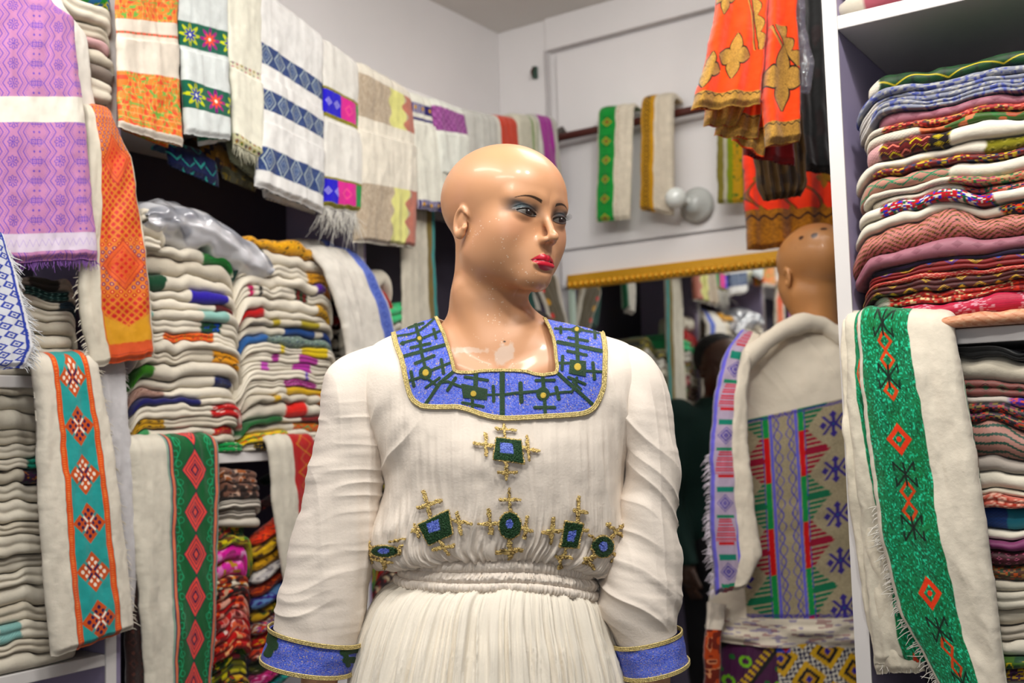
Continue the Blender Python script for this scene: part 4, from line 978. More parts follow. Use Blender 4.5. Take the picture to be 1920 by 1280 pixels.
# ------------------------------------------------------------------ folded stacks
ORD = ['topmost', 'second', 'third', 'fourth', 'fifth', 'sixth', 'seventh', 'eighth', 'ninth', 'tenth', 'eleventh', 'twelfth', 'thirteenth', 'fourteenth', 'fifteenth', 'sixteenth', 'seventeenth', 'eighteenth', 'nineteenth', 'twentieth', 'twenty-first', 'twenty-second', 'twenty-third', 'twenty-fourth', 'twenty-fifth', 'twenty-sixth']
def stack(where, group, side, a0, a1, zb, zt, z0_, items, sd=0, depth=.22, tilt=0.0, jit=.010, front=0.0, sag=.35, slope=0.0, name='folded_shawl', cat='folded cloth', res=1.0, curve=0.0):
    """items listed from the top down: (label words, thickness weight, base colour or pattern, bands, [offset left, offset right, lobes, material])
    a0, a1: extent along the shelf front (world x for the left shelves, world y for the right unit, left to right)"""
    r = np.random.RandomState(sd*7+1); W = abs(a1-a0)
    if side == 'L': O = np.array([a0, YS+.004-front, 0]); eu = np.array([1., 0, 0]); ed = np.array([0, 1., 0])
    else: O = np.array([XR+.004-front, a0, 0]); eu = np.array([0, -1., 0]); ed = np.array([1., 0, 0])
    gu = np.linspace(-.04, W+.04, 160); base = np.zeros(160); tot = sum(i[1] for i in items); n = len(items)
    H = zt-zb
    for k in range(n-1, -1, -1):
        it = items[k]; words, wt, bc, bands = it[:4]; ex = it[4] if len(it) > 4 else {}
        ex = dict(ex)
        T0 = H*wt/tot
        u0 = r.uniform(-1, 1)*jit+ex.get('l', 0); u1 = W+r.uniform(-1, 1)*jit-ex.get('r', 0)
        dp = depth*r.uniform(.9, 1.0); fo = ex.get('f', 0)+r.uniform(-.010, .006); lobes = ex.get('n', 1+(r.rand() < .45 and T0 > .012))
        nu = int((70 if not ex.get('hi') else 170)*res*(.7 if FAST else 1)); nc = int((16 if not ex.get('hi') else 34)*(.8 if FAST else 1))
        u = np.linspace(u0, u1, nu)
        tk = lambda q: T0*(1+.27*vn(q*13, k*3.1, 0, sd+k)+.13*vn(q*45, k, 0, sd+50+k))*(.72+.28*np.clip(1-np.abs(2*(q-u0)/(u1-u0)-1)**8, 0, 1)**.5)
        bot = np.interp(u, gu, base)+.0012; tp = np.interp(u, gu, base)+tk(u)*1.02
        h = np.linspace(0, 1, nc)
        hb = (h*lobes) % 1.0; hb[-1] = 1; bulge = np.sqrt(np.clip(1-(2*hb-1)**2, 0, 1))
        R = T0*.55/lobes
        fr = -(bulge*R)[None]+R+fo*1.0+.009*vn(u*11, k*1.7, 0, sd+9)[:, None]+.0025*vn(u*35, k*1.7, 0, sd+19)[:, None]
        endp = (1-np.clip(1-np.abs(2*(u-u0)/(u1-u0)-1)**10, 0, 1)**.5)*.02
        fr = fr+endp[:, None]
        Zf = bot[:, None]+(tp-bot)[:, None]*h[None]
        # profile: back bottom, front from bottom to top, back top
        ub = u[:, None]; 
        Yp = np.concatenate([np.full((nu, 1), dp), np.full((nu, 1), .04), fr, np.full((nu, 1), .04), np.full((nu, 1), dp)], 1)
        Zp = np.concatenate([bot[:, None]+T0*.1, bot[:, None], Zf, tp[:, None], tp[:, None]-T0*.12], 1)
        X = np.broadcast_to(ub, Yp.shape)
        sl = slope*X + tilt*0 + curve*np.sin(np.clip(X/W, 0, 1)*pi)
        V = O+eu*X[..., None]+ed*Yp[..., None]+Z0*(zb+Zp+sl)[..., None]
        m = Yp.shape[1]
        tpos = np.concatenate([[0], [0], h*T0*1.6, [T0*1.7], [T0*1.7+.1]])[None]*np.ones((nu, 1))
        S = (X-u0)/(u1-u0)
        cf = bc if callable(bc) else solid(bc)
        C = np.array(cf(X+k*.013, S, tpos+k*.007)); C = np.broadcast_to(C, X.shape+(3,)).copy()
        for (b0, b1, bc2) in bands:
            f2 = bc2 if callable(bc2) else solid(bc2); w = sm(b0-.006, b0+.006, S+.01*vn(tpos*60, 0, 0, k))*sm(b1+.006, b1-.006, S+.01*vn(tpos*60, 0, 0, k+5))
            Cb = f2(X, S, tpos)*(1+.18*(np.sin(X*900)*np.sin(tpos*900)))[..., None] if not callable(bc2) else f2(X, S, tpos)
            C = lerp(C, Cb, w)
        C = C*(1+.06*fbm(X*25, tpos*30, 0, k+sd))[..., None]
        Q = gq(nu, m)
        # end caps
        V = np.concatenate([V.reshape(-1, 3), V[0].mean(0)[None], V[-1].mean(0)[None]]); a = nu*m; i = np.arange(m-1)
        Cc = np.concatenate([C.reshape(-1, 3), C[0].mean(0)[None], C[-1].mean(0)[None]])
        tr_ = np.concatenate([np.stack([i+1, i, np.full(m-1, a)], 1), np.stack([(nu-1)*m+i, (nu-1)*m+i+1, np.full(m-1, a+1)], 1), [[0, m-1, a]], [[nu*m-1, (nu-1)*m, a+1]]])
        o = mk(name, V, Q, ex.get('m', M_cotton), Cc, tris=tr_)
        pos = 'topmost' if k == 0 else ('lowest' if k == n-1 else ORD[k]+' from top')
        tag(o, f"{words}, {pos} of {where}", cat, group)
        if tilt:
            pass
        base = base+tk(gu)*((gu > u0-.004) & (gu < u1+.004)) if True else base
        kk = np.ones(7)/7; base = np.convolve(np.pad(base, 3, mode='edge'), kk, 'valid'); lev = H*sum(items[j][1] for j in range(k, n))/tot; base = lev+(base-lev)*.80
    return
# ------------------------------------------------------------------ cloth hanging on the left shelving
def bands(base, L):
    """L: (t0, t1, pattern(x,s,t-t0)) rows across the cloth, metres down from the fold"""
    def f(x, s, t):
        C = A3(s, t, base)
        for b in L:
            C = lerp(C, (b[2] if callable(b[2]) else solid(b[2]))(x, s, t-b[0]), sm(b[0]-.0008, b[0]+.0008, t)*sm(b[1]+.0008, b[1]-.0008, t))
        return C
    return f
def cols(base, L):
    def f(x, s, t):
        C = A3(s, t, base)
        for (a, b, p) in L:
            C = lerp(C, (p if callable(p) else solid(p))(x, (s-a)/(b-a), t), sm(a-.004, a+.004, s)*sm(b+.004, b-.004, s))
        return C
    return f
G1 = 'scarves and cloths draped over the left shelving'
hang('hanging_shawl', 'long white shawl panel hanging just behind the pink and violet zigzag cloth', 'shawl', [(-60, -40, 118, 2), (-60, 60, 160, 66), (-60, 300, 188, 303)], 1.765, solid('dcd8d0'), th=.012, wr=.003, sd=3, group=G1)
hang('hanging_shawl', 'pink cloth with violet zigzags and star columns hanging at far left', 'shawl', [(-70, -25, 96, -2), (-70, 20, 134, 34), (-70, 190, 152, 190), (-70, 330, 166, 330), (-70, 496, 181, 486)], 1.72, p_purple, th=.018, back=.10, nx=230, ny=400, mt=M_satin, wr=.0025, sd=5, group=G1, fringe=('8c5fae', .012, 160))
def p_bw(x, s, t):
    C = A3(s, t, 'd4d6dc'); X = (1-s)*.06; d = np.abs(np.mod(X+.3*t, .016)-.008)+np.abs(np.mod(t-.5*X, .016)-.008); C = put(C, '3c50a8', bl(np.abs(d-.006)-.0016)); C = put(C, '3c50a8', bl(d-.002)); C = put(C, '3c50a8', ln(X-.006, .0012)); return put(C, 'dfe0e2', (X < .004)*1.0)
hang('hanging_scarf', 'white scarf with blue lattice weave and frayed edge at the left frame edge', 'scarf', [(-90, 400, 2, 440), (-90, 480, 24, 500), (-90, 560, 44, 580), (-90, 640, 60, 652), (-90, 700, 44, 690)], 1.66, p_bw, th=.012, back=.0, nx=160, ny=220, sd=6, group=G1, fringe=('d8dadd', .016, 150, 'r'))
hang('hanging_scarf', 'orange and gold scarf with red dot lattice hanging between the two left bays', 'scarf', [(156, 206, 208, 214), (160, 300, 243, 296), (156, 400, 258, 392), (148, 480, 268, 478), (146, 580, 280, 576), (172, 688, 289, 668)], 1.745, cols('d8d2c4', [(.26, .94, p_orange)]), th=.014, back=.06, nx=190, ny=420, mt=M_satin, sd=7, wr=.004, group=G1, fringe=('d5cdbd', .010, 60, 'l'))
hang('hanging_scarf', 'white gauze scarf with frayed edge hanging behind the teal and orange scarf', 'scarf', [(176, 672, 232, 676), (182, 800, 240, 800), (190, 930, 244, 930), (196, 1070, 256, 1070), (200, 1190, 246, 1150)], 1.785, solid('c9c7c8'), th=.010, back=.05, sd=8, wr=.005, group=G1, fringe=('d5d2cc', .010, 120, 'r'))
hang('hanging_scarf', 'teal scarf with orange borders and six woven diamond figures hanging from the shelf', 'scarf', [(60, 684, 182, 676), (66, 800, 202, 790), (72, 950, 222, 938), (82, 1090, 240, 1080), (96, 1232, 250, 1176)], 1.75, cols('dcd6ca', [(.255, .80, p_teal)]), th=.016, back=.16, nx=240, ny=460, sd=9, wr=.0035, group=G1, fringe=('d5cdbd', .012, 120, 'r'))
hang('hanging_scarf', 'dark brown patterned scarf hanging low beside the green diamond scarf', 'scarf', [(226, 1000, 262, 1000), (232, 1120, 268, 1120), (238, 1400, 276, 1400)], 1.79, p_geo('3a2420', ['5e3a30', '2a1a18'], .02, 3), th=.01, back=0, sd=10, group=G1)
hang('hanging_scarf', 'green scarf with five coral diamonds down the middle hanging from the shelf', 'scarf', [(240, 834, 408, 828), (246, 950, 408, 948), (256, 1100, 405, 1100), (272, 1290, 394, 1288), (282, 1420, 388, 1420)], 1.775, cols('d6d1c5', [(.365, .985, p_green)]), th=.014, back=.16, nx=260, ny=480, sd=11, wr=.004, group=G1, fringe=('cfc9bb', .006, 60, 'r'))
hang('hanging_scarf', 'cream scarf with a red and gold stripe hanging beside the mannequin sleeve', 'scarf', [(500, 828, 588, 822), (510, 950, 596, 950), (530, 1080, 606, 1080), (546, 1190, 616, 1190)], 1.775, cols('d3cec2', [(.46, 1.0, p_red)]), th=.012, back=.14, nx=120, sd=12, group=G1)
p_bband = cols('dedad2', [(.70, .93, lambda x, s, t: put(put(A3(s, t, '6d7fc4'), '4d60b0', bl(np.abs(np.abs(s-.5)*.03+np.abs(np.mod(t, .024)-.012)-.007)-.0015)), '9aa6d8', .6*ln(np.abs(s-.5)-.42, .03, .02)))])
hang('draped_scarf', 'white scarf with a light blue border draped over the second stack', 'scarf', [(548, 462, 628, 463, 1.86), (578, 472, 668, 482, 1.80), (604, 505, 700, 520, 1.765), (626, 560, 724, 570, 1.755), (642, 620, 740, 630, 1.755), (652, 700, 750, 710, 1.755), (660, 830, 756, 830, 1.76)], 1.8, p_bband, th=.016, back=.06, nx=140, ny=260, sd=13, wr=.004, group=G1)
hang('hanging_scarf', 'narrow cream scarf with olive and teal edge hanging left of the mannequin face', 'scarf', [(750, 395, 812, 388), (750, 480, 814, 480), (752, 560, 818, 560), (756, 760, 826, 760)], 1.80, cols('cfcabd', [(.70, .86, '8a7a48'), (.86, .98, '4a9a98')]), th=.010, back=.04, sd=14, group=G1)
hang('hanging_scarf', 'dull brown and yellow scarf with red dot seen beside the mannequin neck', 'scarf', [(1000, 520, 1044, 515), (1022, 580, 1056, 578), (1040, 640, 1072, 640), (1050, 800, 1080, 800)], 1.80, cols('c9c4ba', [(.1, .8, lambda x, s, t: put(put(A3(s, t, '6e6552'), 'c8a030', bl(np.hypot(x-.02, np.mod(t-.03, .09)-.045)-.012)), 'd84a48', bl(np.hypot(x-.02, np.mod(t+.012, .09)-.045)-.009)))]), th=.010, back=.03, sd=15, group=G1)
hang('hanging_scarf', 'dark green and white cloth end hanging under the mannequin chin', 'scarf', [(968, 500, 1004, 500), (975, 560, 1008, 556), (984, 600, 1012, 596)], 1.83, cols('d0cdc4', [(.0, .55, '1d5c54')]), th=.012, back=.03, sd=16, group=G1)
# ---- the row folded over the top shelf
RY_, G2 = 1.752, 'scarves folded over the top of the left shelving'
def row(name, label, keys, col, D=RY_, **k):
    k.setdefault('th', .014); k.setdefault('back', .24); k.setdefault('wr', .0035)
    return hang(name, label, 'scarf', keys, D, col, group=G2, **k)
om = lambda x, s, t: put(put(A3(s, t, 'd9c8b8'), 'd8602c', bl(np.abs(t-.003)-.0025)), '2f7a4a', .6*(np.sin(x*500) > .5)*bl(np.abs(t-.003)-.002))
row('folded_scarf', 'white scarf with orange and green damask bands, first in the top row', [(214, -95, 334, -75), (216, 20, 332, 30), (218, 120, 334, 135), (221, 240, 340, 276)], bands('dcd4c8', [(-.5, .125, p_damask), (.150, .157, om), (.235, .345, p_damask)]), th=.012, steps=[(.165, -.006)], nx=150, ny=330, sd=21, mt=M_satin)
row('folded_scarf', 'inner orange layer hanging under the first damask scarf of the top row', [(228, 200, 318, 210), (230, 245, 315, 278)], p_damask, D=1.79, back=.02, sd=22)
row('folded_scarf', 'scarf with green bands of yellow and magenta flowers in the top row', [(334, -70, 426, -40), (334, 60, 426, 82), (338, 160, 429, 190), (344, 252, 430, 262)], bands('d4d8d6', [(.108, .162, p_floral), (.240, .294, p_floral)]), steps=[(.170, -.008)], nx=190, ny=330, sd=23)
row('folded_scarf', 'rolled white and green scarf end below the yellow flower scarf', [(366, 230, 432, 240), (372, 275, 430, 262)], bands('d0d2cc', [(.0, .02, '1f7a5c')]), D=1.785, back=.02, th=.03, sd=24)
row('folded_scarf', 'off-white scarf with a thin row of small flowers in the top row', [(424, -55, 490, -35), (426, 95, 490, 118), (432, 200, 492, 250), (436, 270, 494, 300)], bands('dfddd0', [(.195, .208, p_geo('d8d4c0', ['2f8a5c', 'b03a8c', 'c8a030'], .012, 4)), (.36, .385, p_geo('c9c6a8', ['2f7a50', '8a2f6c', 'b8a040'], .012, 5))]), steps=[(.212, -.006)], nx=130, ny=300, sd=25, fringe=('b9b6a0', .02, 60))
row('folded_scarf', 'frayed grey green cloth end hanging beneath the thin flower scarf', [(420, 240, 494, 270), (430, 300, 488, 345)], solid('8f917c'), D=1.80, back=.02, sd=26)
row('folded_scarf', 'wide white scarf with three blue diamond bands in the top row', [(480, -25, 604, 72), (482, 90, 604, 170), (484, 200, 605, 260), (478, 350, 603, 400)], bands('dfdedb', [(.106, .150, lambda x, s, t: p_blueaz(x, s, t, .044)), (.205, .249, lambda x, s, t: p_blueaz(x, s, t, .044)), (.335, .388, lambda x, s, t: p_blueaz(x, s, t, .052))]), steps=[(.175, -.006), (.275, -.006)], th=.022, nx=220, ny=420, sd=27)
row('folded_scarf', 'white inner layers showing below the blue diamond scarf', [(488, 330, 596, 370), (494, 372, 590, 402)], solid('c9c7c4'), D=1.785, back=.02, th=.02, sd=28)
row('folded_scarf', 'narrow white scarf with blue and pink square bands and fringe in top row', [(602, 72, 672, 122), (603, 170, 672, 205), (603, 300, 675, 320), (601, 388, 676, 402)], bands('dcdad4', [(.095, .165, lambda x, s, t: p_pinkblue(x, s, t, .066)), (.305, .375, lambda x, s, t: p_pinkblue(x, s+.12, t, .066))]), steps=[(.172, -.006)], nx=150, ny=360, sd=29, fringe=('cfccc4', .05, 150))
row('folded_scarf', 'beige scarf with pale yellow and rose scallops in the top row', [(667, 120, 768, 176), (667, 200, 776, 240), (666, 330, 778, 350), (662, 453, 774, 466)], bands('ddd8cc', [(.008, .108, p_beige), (.268, .41, p_beige)]), steps=[(.14, -.007)], th=.020, nx=190, ny=380, sd=30)
row('folded_scarf', 'white scarf with narrow purple and gold bands in the top row', [(767, 176, 826, 196), (770, 250, 830, 262), (776, 340, 850, 350), (782, 392, 862, 402)], bands('dbdad0', [(.008, .034, p_navyband), (.045, .052, '3f3277'), (.265, .298, p_navyband)]), steps=[(.058, -.006)], nx=130, ny=320, sd=31)
row('folded_scarf', 'white scarf with a magenta striped band folded short in the top row', [(808, 190, 868, 212), (812, 240, 874, 250), (818, 330, 880, 335)], bands('d9dad2', [(.0, .058, p_geo('9a5c96', ['c78fc0', '6d2f6a'], .01, 3, kind=1))]), D=1.745, steps=[(.064, -.006)], th=.018, sd=32)
row('folded_scarf', 'plain grey white scarf in the top row above the mannequin head', [(868, 212, 932, 226), (872, 300, 934, 306), (874, 380, 934, 384)], solid('c4c3bd'), sd=33)
row('folded_scarf', 'white scarf with a plain brick red stripe in the top row', [(922, 224, 966, 228), (928, 300, 968, 302), (932, 380, 972, 382)], cols('cac8c0', [(.18, .95, p_geo('c4523a', ['b0402c', 'd0604a'], .01, 2))]), sd=34)
row('folded_scarf', 'cream and soft green striped scarf in the top row near the corner', [(964, 222, 1004, 226), (968, 300, 1008, 302), (972, 370, 1012, 372)], cols('c9c6b8', [(.62, .74, '9aa884'), (.84, .95, '9aa884')]), sd=35)
row('folded_scarf', 'cream scarf with a bright magenta stripe, last of the top row', [(998, 222, 1040, 228), (1004, 290, 1046, 296), (1010, 352, 1054, 356)], cols('c4c2bb', [(.15, .72, p_geo('a8429c', ['b858ac', '8c3484'], .01, 2))]), sd=36)
# dull cloth ends dangling under the row
for (nm, lb, ks, c, s_) in (('cloth_end', 'navy and turquoise zigzag cloth end dangling below the top row', [(310, 272, 402, 300), (316, 310, 410, 352)], p_geo('24305e', ['4fa8a0', '1c2450'], .03, 3, kind=1), 41),
                            ('cloth_end', 'dark purple and gold cloth end dangling below the flower scarves', [(372, 262, 452, 300), (378, 300, 444, 336)], p_geo('2c2030', ['6a4a28', '8a6a30'], .02, 3, kind=3), 42),
                            ('cloth_end', 'dull olive cloth end with gold spots dangling beside the blue diamond scarf', [(410, 300, 482, 330), (416, 335, 478, 360)], p_geo('6a6854', ['8a7a40', '55523f'], .02, 4, kind=3), 43)):
    hang(nm, lb, 'cloth', ks, 1.83, c, th=.014, back=.05, sd=s_, group='cloth ends under the top row')
# ---- on the back wall rail
G3 = 'scarves hanging over the red wall rail'; XR2 = XB-.105
def p_gr(x, s, t):
    C = A3(s, t, '1f9a50'); ty = np.mod(t, .06)-.03; X = s-.5; C = put(C, 'c8a03a', .9*bl(np.abs(np.abs(X)*.05+np.abs(ty)-.012)-.002)); C = put(C, 'b5402a', bl(np.hypot(X*.05, ty)-.004)); C = put(C, '0f6a34', .6*bl(np.abs(ty)-.018)*bl(np.abs(X)-.3)*(np.abs(ty) > .014)); return C
def p_ye(x, s, t):
    C = A3(s, t, 'c29a22'); return put(put(C, '2e2a1c', bl(np.abs(np.abs(s-.5)-.13-.05*np.sign(np.sin(t*700)))-.045, .02)), '2e2a1c', .7*bl(np.abs(s-.5)-.03, .02)*(np.sin(t*400) > 0))
hang('hanging_scarf', 'cream scarf with a wide bright green stripe hanging on the back wall rail', 'scarf', [(1122, 208, 1188, 200), (1121, 300, 1185, 295), (1118, 417, 1182, 410)], XR2, cols('d6cfc0', [(.06, .54, p_gr), (.58, .64, p_geo('d6cfc0', ['b07a5c', 'd6cfc0'], .012, 2))]), plane='x', back=.06, nx=150, ny=260, sd=51, group=G3)
hang('hanging_scarf', 'cream scarf with a mustard and black edge hanging on the back wall rail', 'scarf', [(1204, 192, 1264, 185), (1203, 290, 1264, 285), (1202, 394, 1264, 404)], XR2, lambda x, s, t: lerp(cols('d2cabb', [(.02, .46, p_ye)])(x, s, t), hx('a88420'), ((t > .335) & (s < .5))*1.0), plane='x', th=.02, back=.06, nx=140, ny=260, sd=52, group=G3)
hang('hanging_scarf', 'olive, white and green striped scarf hanging partly behind the orange skirt', 'scarf', [(1344, 172, 1396, 165), (1345, 280, 1396, 276), (1346, 382, 1396, 380)], XR2, cols('bdb9a8', [(.0, .28, '8c8448'), (.42, .62, '8f9a3c'), (.62, 1, p_geo('c2a02c', ['3f7a3a', 'c2a02c'], .02, 2, kind=3))]), plane='x', back=.06, nx=110, sd=53, group=G3)
# ---- long green sequinned scarf on the right unit
r = hang('hanging_scarf', 'long cream scarf with a slanting green sequinned stripe and orange diamonds on right unit', 'scarf', [(1606, 598, 1788, 606, 1.735), (1614, 700, 1806, 700, 1.725), (1628, 850, 1832, 850, 1.72), (1650, 1000, 1852, 1000, 1.715), (1690, 1150, 1872, 1150, 1.715), (1770, 1290, 1890, 1290, 1.715), (1800, 1420, 1905, 1420, 1.715)], 1.72,
         lambda x, s, t: lerp(A3(s, t, 'ddd6c9'), p_sequin(x, (s-.05-.10*np.clip(t/.5, 0, 1))/.50, t), sm(.05+.02*np.clip(t, 0, 1), .06+.02*np.clip(t, 0, 1), s)*sm(.565-.0*t, .555, s-.06*np.clip(t/.5, 0, 1))),
         plane='x', th=.018, back=.10, nx=260, ny=560, mt=M_cotton, sd=61, wr=.004, fringe=('dcd8cf', .014, 150, 'l'), layers=0)
hang('scarf_layer', None, None, [(1584, 600, 1640, 602, 1.742), (1590, 750, 1660, 750, 1.738), (1604, 900, 1700, 900, 1.736), (1620, 1050, 1760, 1050, 1.736), (1640, 1246, 1800, 1236, 1.736)], 1.74, cols('d8d2c4', [(.36, .62, lambda x, s, t: p_sequin(x, s, t+.1))]), plane='x', th=.012, back=.09, nx=120, ny=260, sd=62, wr=.006, parent=r, fringe=('dcd8cf', .012, 40, 'b'))
hang('scarf_layer', None, None, [(1578, 606, 1612, 604, 1.746), (1584, 800, 1640, 800, 1.745), (1600, 1000, 1690, 1000, 1.745), (1622, 1150, 1712, 1150, 1.745), (1642, 1262, 1735, 1258, 1.745)], 1.74, solid('dcd5c6'), plane='x', th=.014, back=.09, nx=80, ny=200, sd=63, wr=.008, parent=r)

hang('looped_scarf', 'white looped scarf hanging near the mirror, seen mostly in its reflection', 'scarf', [(946, 425, 966, 428), (944, 500, 966, 502), (948, 556, 968, 558)], 1.78, solid('d2cec6'), th=.02, back=.03, sd=17, group=G1)
hang('looped_scarf', 'green edged looped scarf hanging near the mirror, seen mostly in its reflection', 'scarf', [(970, 425, 984, 428), (968, 500, 984, 502), (970, 550, 984, 552)], 1.77, cols('cfccc4', [(.6, 1, '3a7a5c')]), th=.02, back=.03, sd=18, group=G1)
# ------------------------------------------------------------------ stacks of folded cloth
Z = lambda px, py, Y=YS: float(on_y(px, py, Y)[2]); XX = lambda px, py=700, Y=YS: float(on_y(px, py, Y)[0])
gB, gO = p_geo('24408c', ['2f7a8a', 'c9c8c0'], .02, 3), p_geo('c8642c', ['7a2f1c', 'd8a030'], .016, 2)
cream = 'd9d3c6'; cr2 = 'cdc6b8'; cr3 = 'e2dccf'
I = lambda w, t, c=cream, b=(), **k: (w, t, c, b, k)
stack('first stack', 'cream folded shawls of the first stack', 'L', XX(252), XX(447), 1.315, Z(360, 470), 0, [
    I('cream shawl with bright green end', 1.3, cream, [(.66, .97, p_geo('1f7a3c', ['17602e', '3a9a50'], .01, 3))]),
    I('thick plain cream shawl', 1.7, cr2), I('cream shawl with dark green left end', 1.5, cream, [(0, .26, '0f5a40')]),
    I('cream shawl with blue violet band', 1.1, cream, [(0, .1, '7fa8a0'), (.5, .86, '3a20a4')]), I('cream shawl with maroon end', .9, cr3, [(.74, .93, '6a1424')]),
    I('cream shawl with pale aqua bands', 1.2, cream, [(0, .16, '8fc4bc'), (.62, .86, '9cc0b8')]), I('cream shawl with green and blue flower end', 1.3, cream, [(.60, .80, p_geo('0f5a40', ['2f5ac8', '0f5a40'], .02, 3, kind=3))]),
    I('cream shawl with orange patterned band', 1.0, cr3, [(.26, .72, p_geo('d8701c', ['a02a1c', 'd8b030', '2f7a3c'], .01, 4, kind=0))]), I('plain cream shawl', 1.0, cream),
    I('cream shawl with yellow and black band', 1.2, cr2, [(.68, .93, p_geo('e0a818', ['1a1614', 'e0a818'], .03, 2, kind=1))]), I('cream shawl with green left end', 1.4, cream, [(0, .17, '4f8a38')]),
    I('cream shawl with navy flowered end', 1.1, cream, [(.74, .94, p_geo('141f5a', ['1f4a8a', '142048'], .012, 3))]), I('cream shawl with dusty rose left end', 1.1, cr3, [(0, .30, p_geo('b09488', ['8a6a60', 'c4aaa0'], .012, 4))]),
    I('thin navy edged shawl', .7, cream, [(0, .58, '2a2a6c')]), I('cream shawl with red and white flower end', 1.4, cream, [(.68, .98, p_geo('c01f24', ['e8d8d0', 'c01f24'], .022, 2, kind=3))]),
    I('cream shawl with yellow and black left end', 1.0, cr2, [(0, .26, p_geo('b8962a', ['1c1814', 'b8962a'], .02, 3))]), I('cream shawl with red and yellow end', 1.0, cream, [(0, .12, '5a9a6c'), (.72, .94, p_geo('c42420', ['d8a030', 'c42420'], .014, 3))]),
    I('plain thin cream shawl', .8, cr2), I('cream shawl with emerald end', 1.0, cream, [(.64, 1.0, p_geo('2f9a5c', ['d8d4c0', '17603c'], .014, 3))])], sd=1, front=.010)
stack('second stack', 'cream folded shawls of the second stack', 'L', XX(448), XX(625), 1.315, Z(540, 455), 0, [
    I('shawl with yellow and black woven top', 1.4, cream, [(.02, .95, p_geo('d8a81c', ['1c1a14', 'd8a81c', 'e8c040'], .016, 5))], n=1), I('cream shawl with bottle green left end', 1.6, cream, [(.0, .28, '124038')], n=1),
    I('cream shawl with gold and black right end', 1.2, cream, [(.72, .98, p_geo('d0a01c', ['2a2418', 'd0a01c'], .014, 3))]), I('cream shawl with purple and ochre right end', 1.3, cr3, [(.80, .90, '6a2fa4'), (.90, 1.01, 'a8702c')]),
    I('cream shawl with magenta and black stripes', 1.2, cream, [(.10, .14, 'b81f6c'), (.18, .21, '1a1418'), (.58, .70, p_stripe(['7a1424', '1f4a2c'], .008))]), I('cream shawl with yellow and black right end', 1.3, cr3, [(.82, 1.01, p_geo('d8b024', ['1c1a14', 'd8b024'], .02, 4))]),
    I('cream shawl with scarlet left end', 1.0, cream, [(.0, .24, 'b81a1c')]), I('cream shawl with olive stripe', .9, cr2, [(.30, .38, 'b0a030'), (.6, .8, 'a89c3c')]),
    I('cream shawl with deep blue bands', 1.0, cream, [(.44, .78, '2f5a94'), (.86, 1.01, '1f4a8a')]), I('grey green patterned shawl', 1.3, p_geo('7d8c84', ['5a7a64', 'a8b8b0', '3a4a6c'], .016, 6), [(0, .25, '3f6a9c')]),
    I('cream shawl with yellow bands', .9, cream, [(.34, .39, 'e0cc1c'), (.6, .85, 'd0bc2c')]), I('cream shawl with pink violet bands', .9, cr3, [(.28, .34, 'b04a9c'), (.58, .78, 'b04a9c')]),
    I('cream shawl with orchid bands', .9, cream, [(.20, .28, 'c86ac0'), (.54, .74, 'b84aa8')]), I('cream shawl with lone violet stripe', 1.0, cr3, [(.66, .69, '8a6ac8')]),
    I('shawl with fine magenta weave', .8, cream, [(.42, .76, p_geo('a83c8c', ['d8a0cc', '8a2a70'], .008, 4))]), I('shawl with golden yellow edge', .9, cream, [(.44, .92, 'd0b01c')]), I('cream shawl with amber end', 1.0, cr2, [(.25, .33, 'c8a838'), (.78, .92, 'd8902c')]),
    I('cream shawl with red band and maroon end', 1.6, cream, [(.40, .62, p_stripe(['c8281c', 'e0482c'], .004, False)), (.88, 1.01, '6a1420')]), I('thin green and red shawl', .6, cream, [(0, .4, '2f6a3c'), (.6, 1, '8a2420')]),
    I('cream shawl with orange and green arcs', 1.0, cream, [(.52, .94, p_geo('d88a2c', ['3aa06c', 'c8482c'], .03, 3, kind=1))]), I('yellow and green zigzag shawl', 1.2, p_geo('d8c02c', ['3a9a5c', 'd8701c'], .03, 3, kind=1), [(.45, 1.01, cream)]), I('black and yellow edged shawl', .8, cream, [(.10, .48, p_geo('2a2418', ['c8a838', '2a2418'], .01, 3))])], sd=2, front=.014, curve=.0)
stack('pile behind blue-bordered scarf', 'folded shawls behind the blue bordered scarf', 'L', XX(660), XX(745), 1.315, Z(700, 500), 0, [
    I('cream shawl', 1.6, cream), I('shawl with rounded scarlet end', 2.0, 'a81c20'), I('dull cream shawl', 1.2, cr2), I('grey cream shawl', 1.2, 'b8b2a8'), I('plain cream shawl', 1.2, cream), I('dark speckled shawl', 1.4, p_geo('2a2024', ['8a2f3c', 'c8b8a8'], .012, 3, kind=2)), I('plain off-white shawl', 1.6, cr2), I('cream shawl', 1.6, cream)], sd=3, depth=.12)
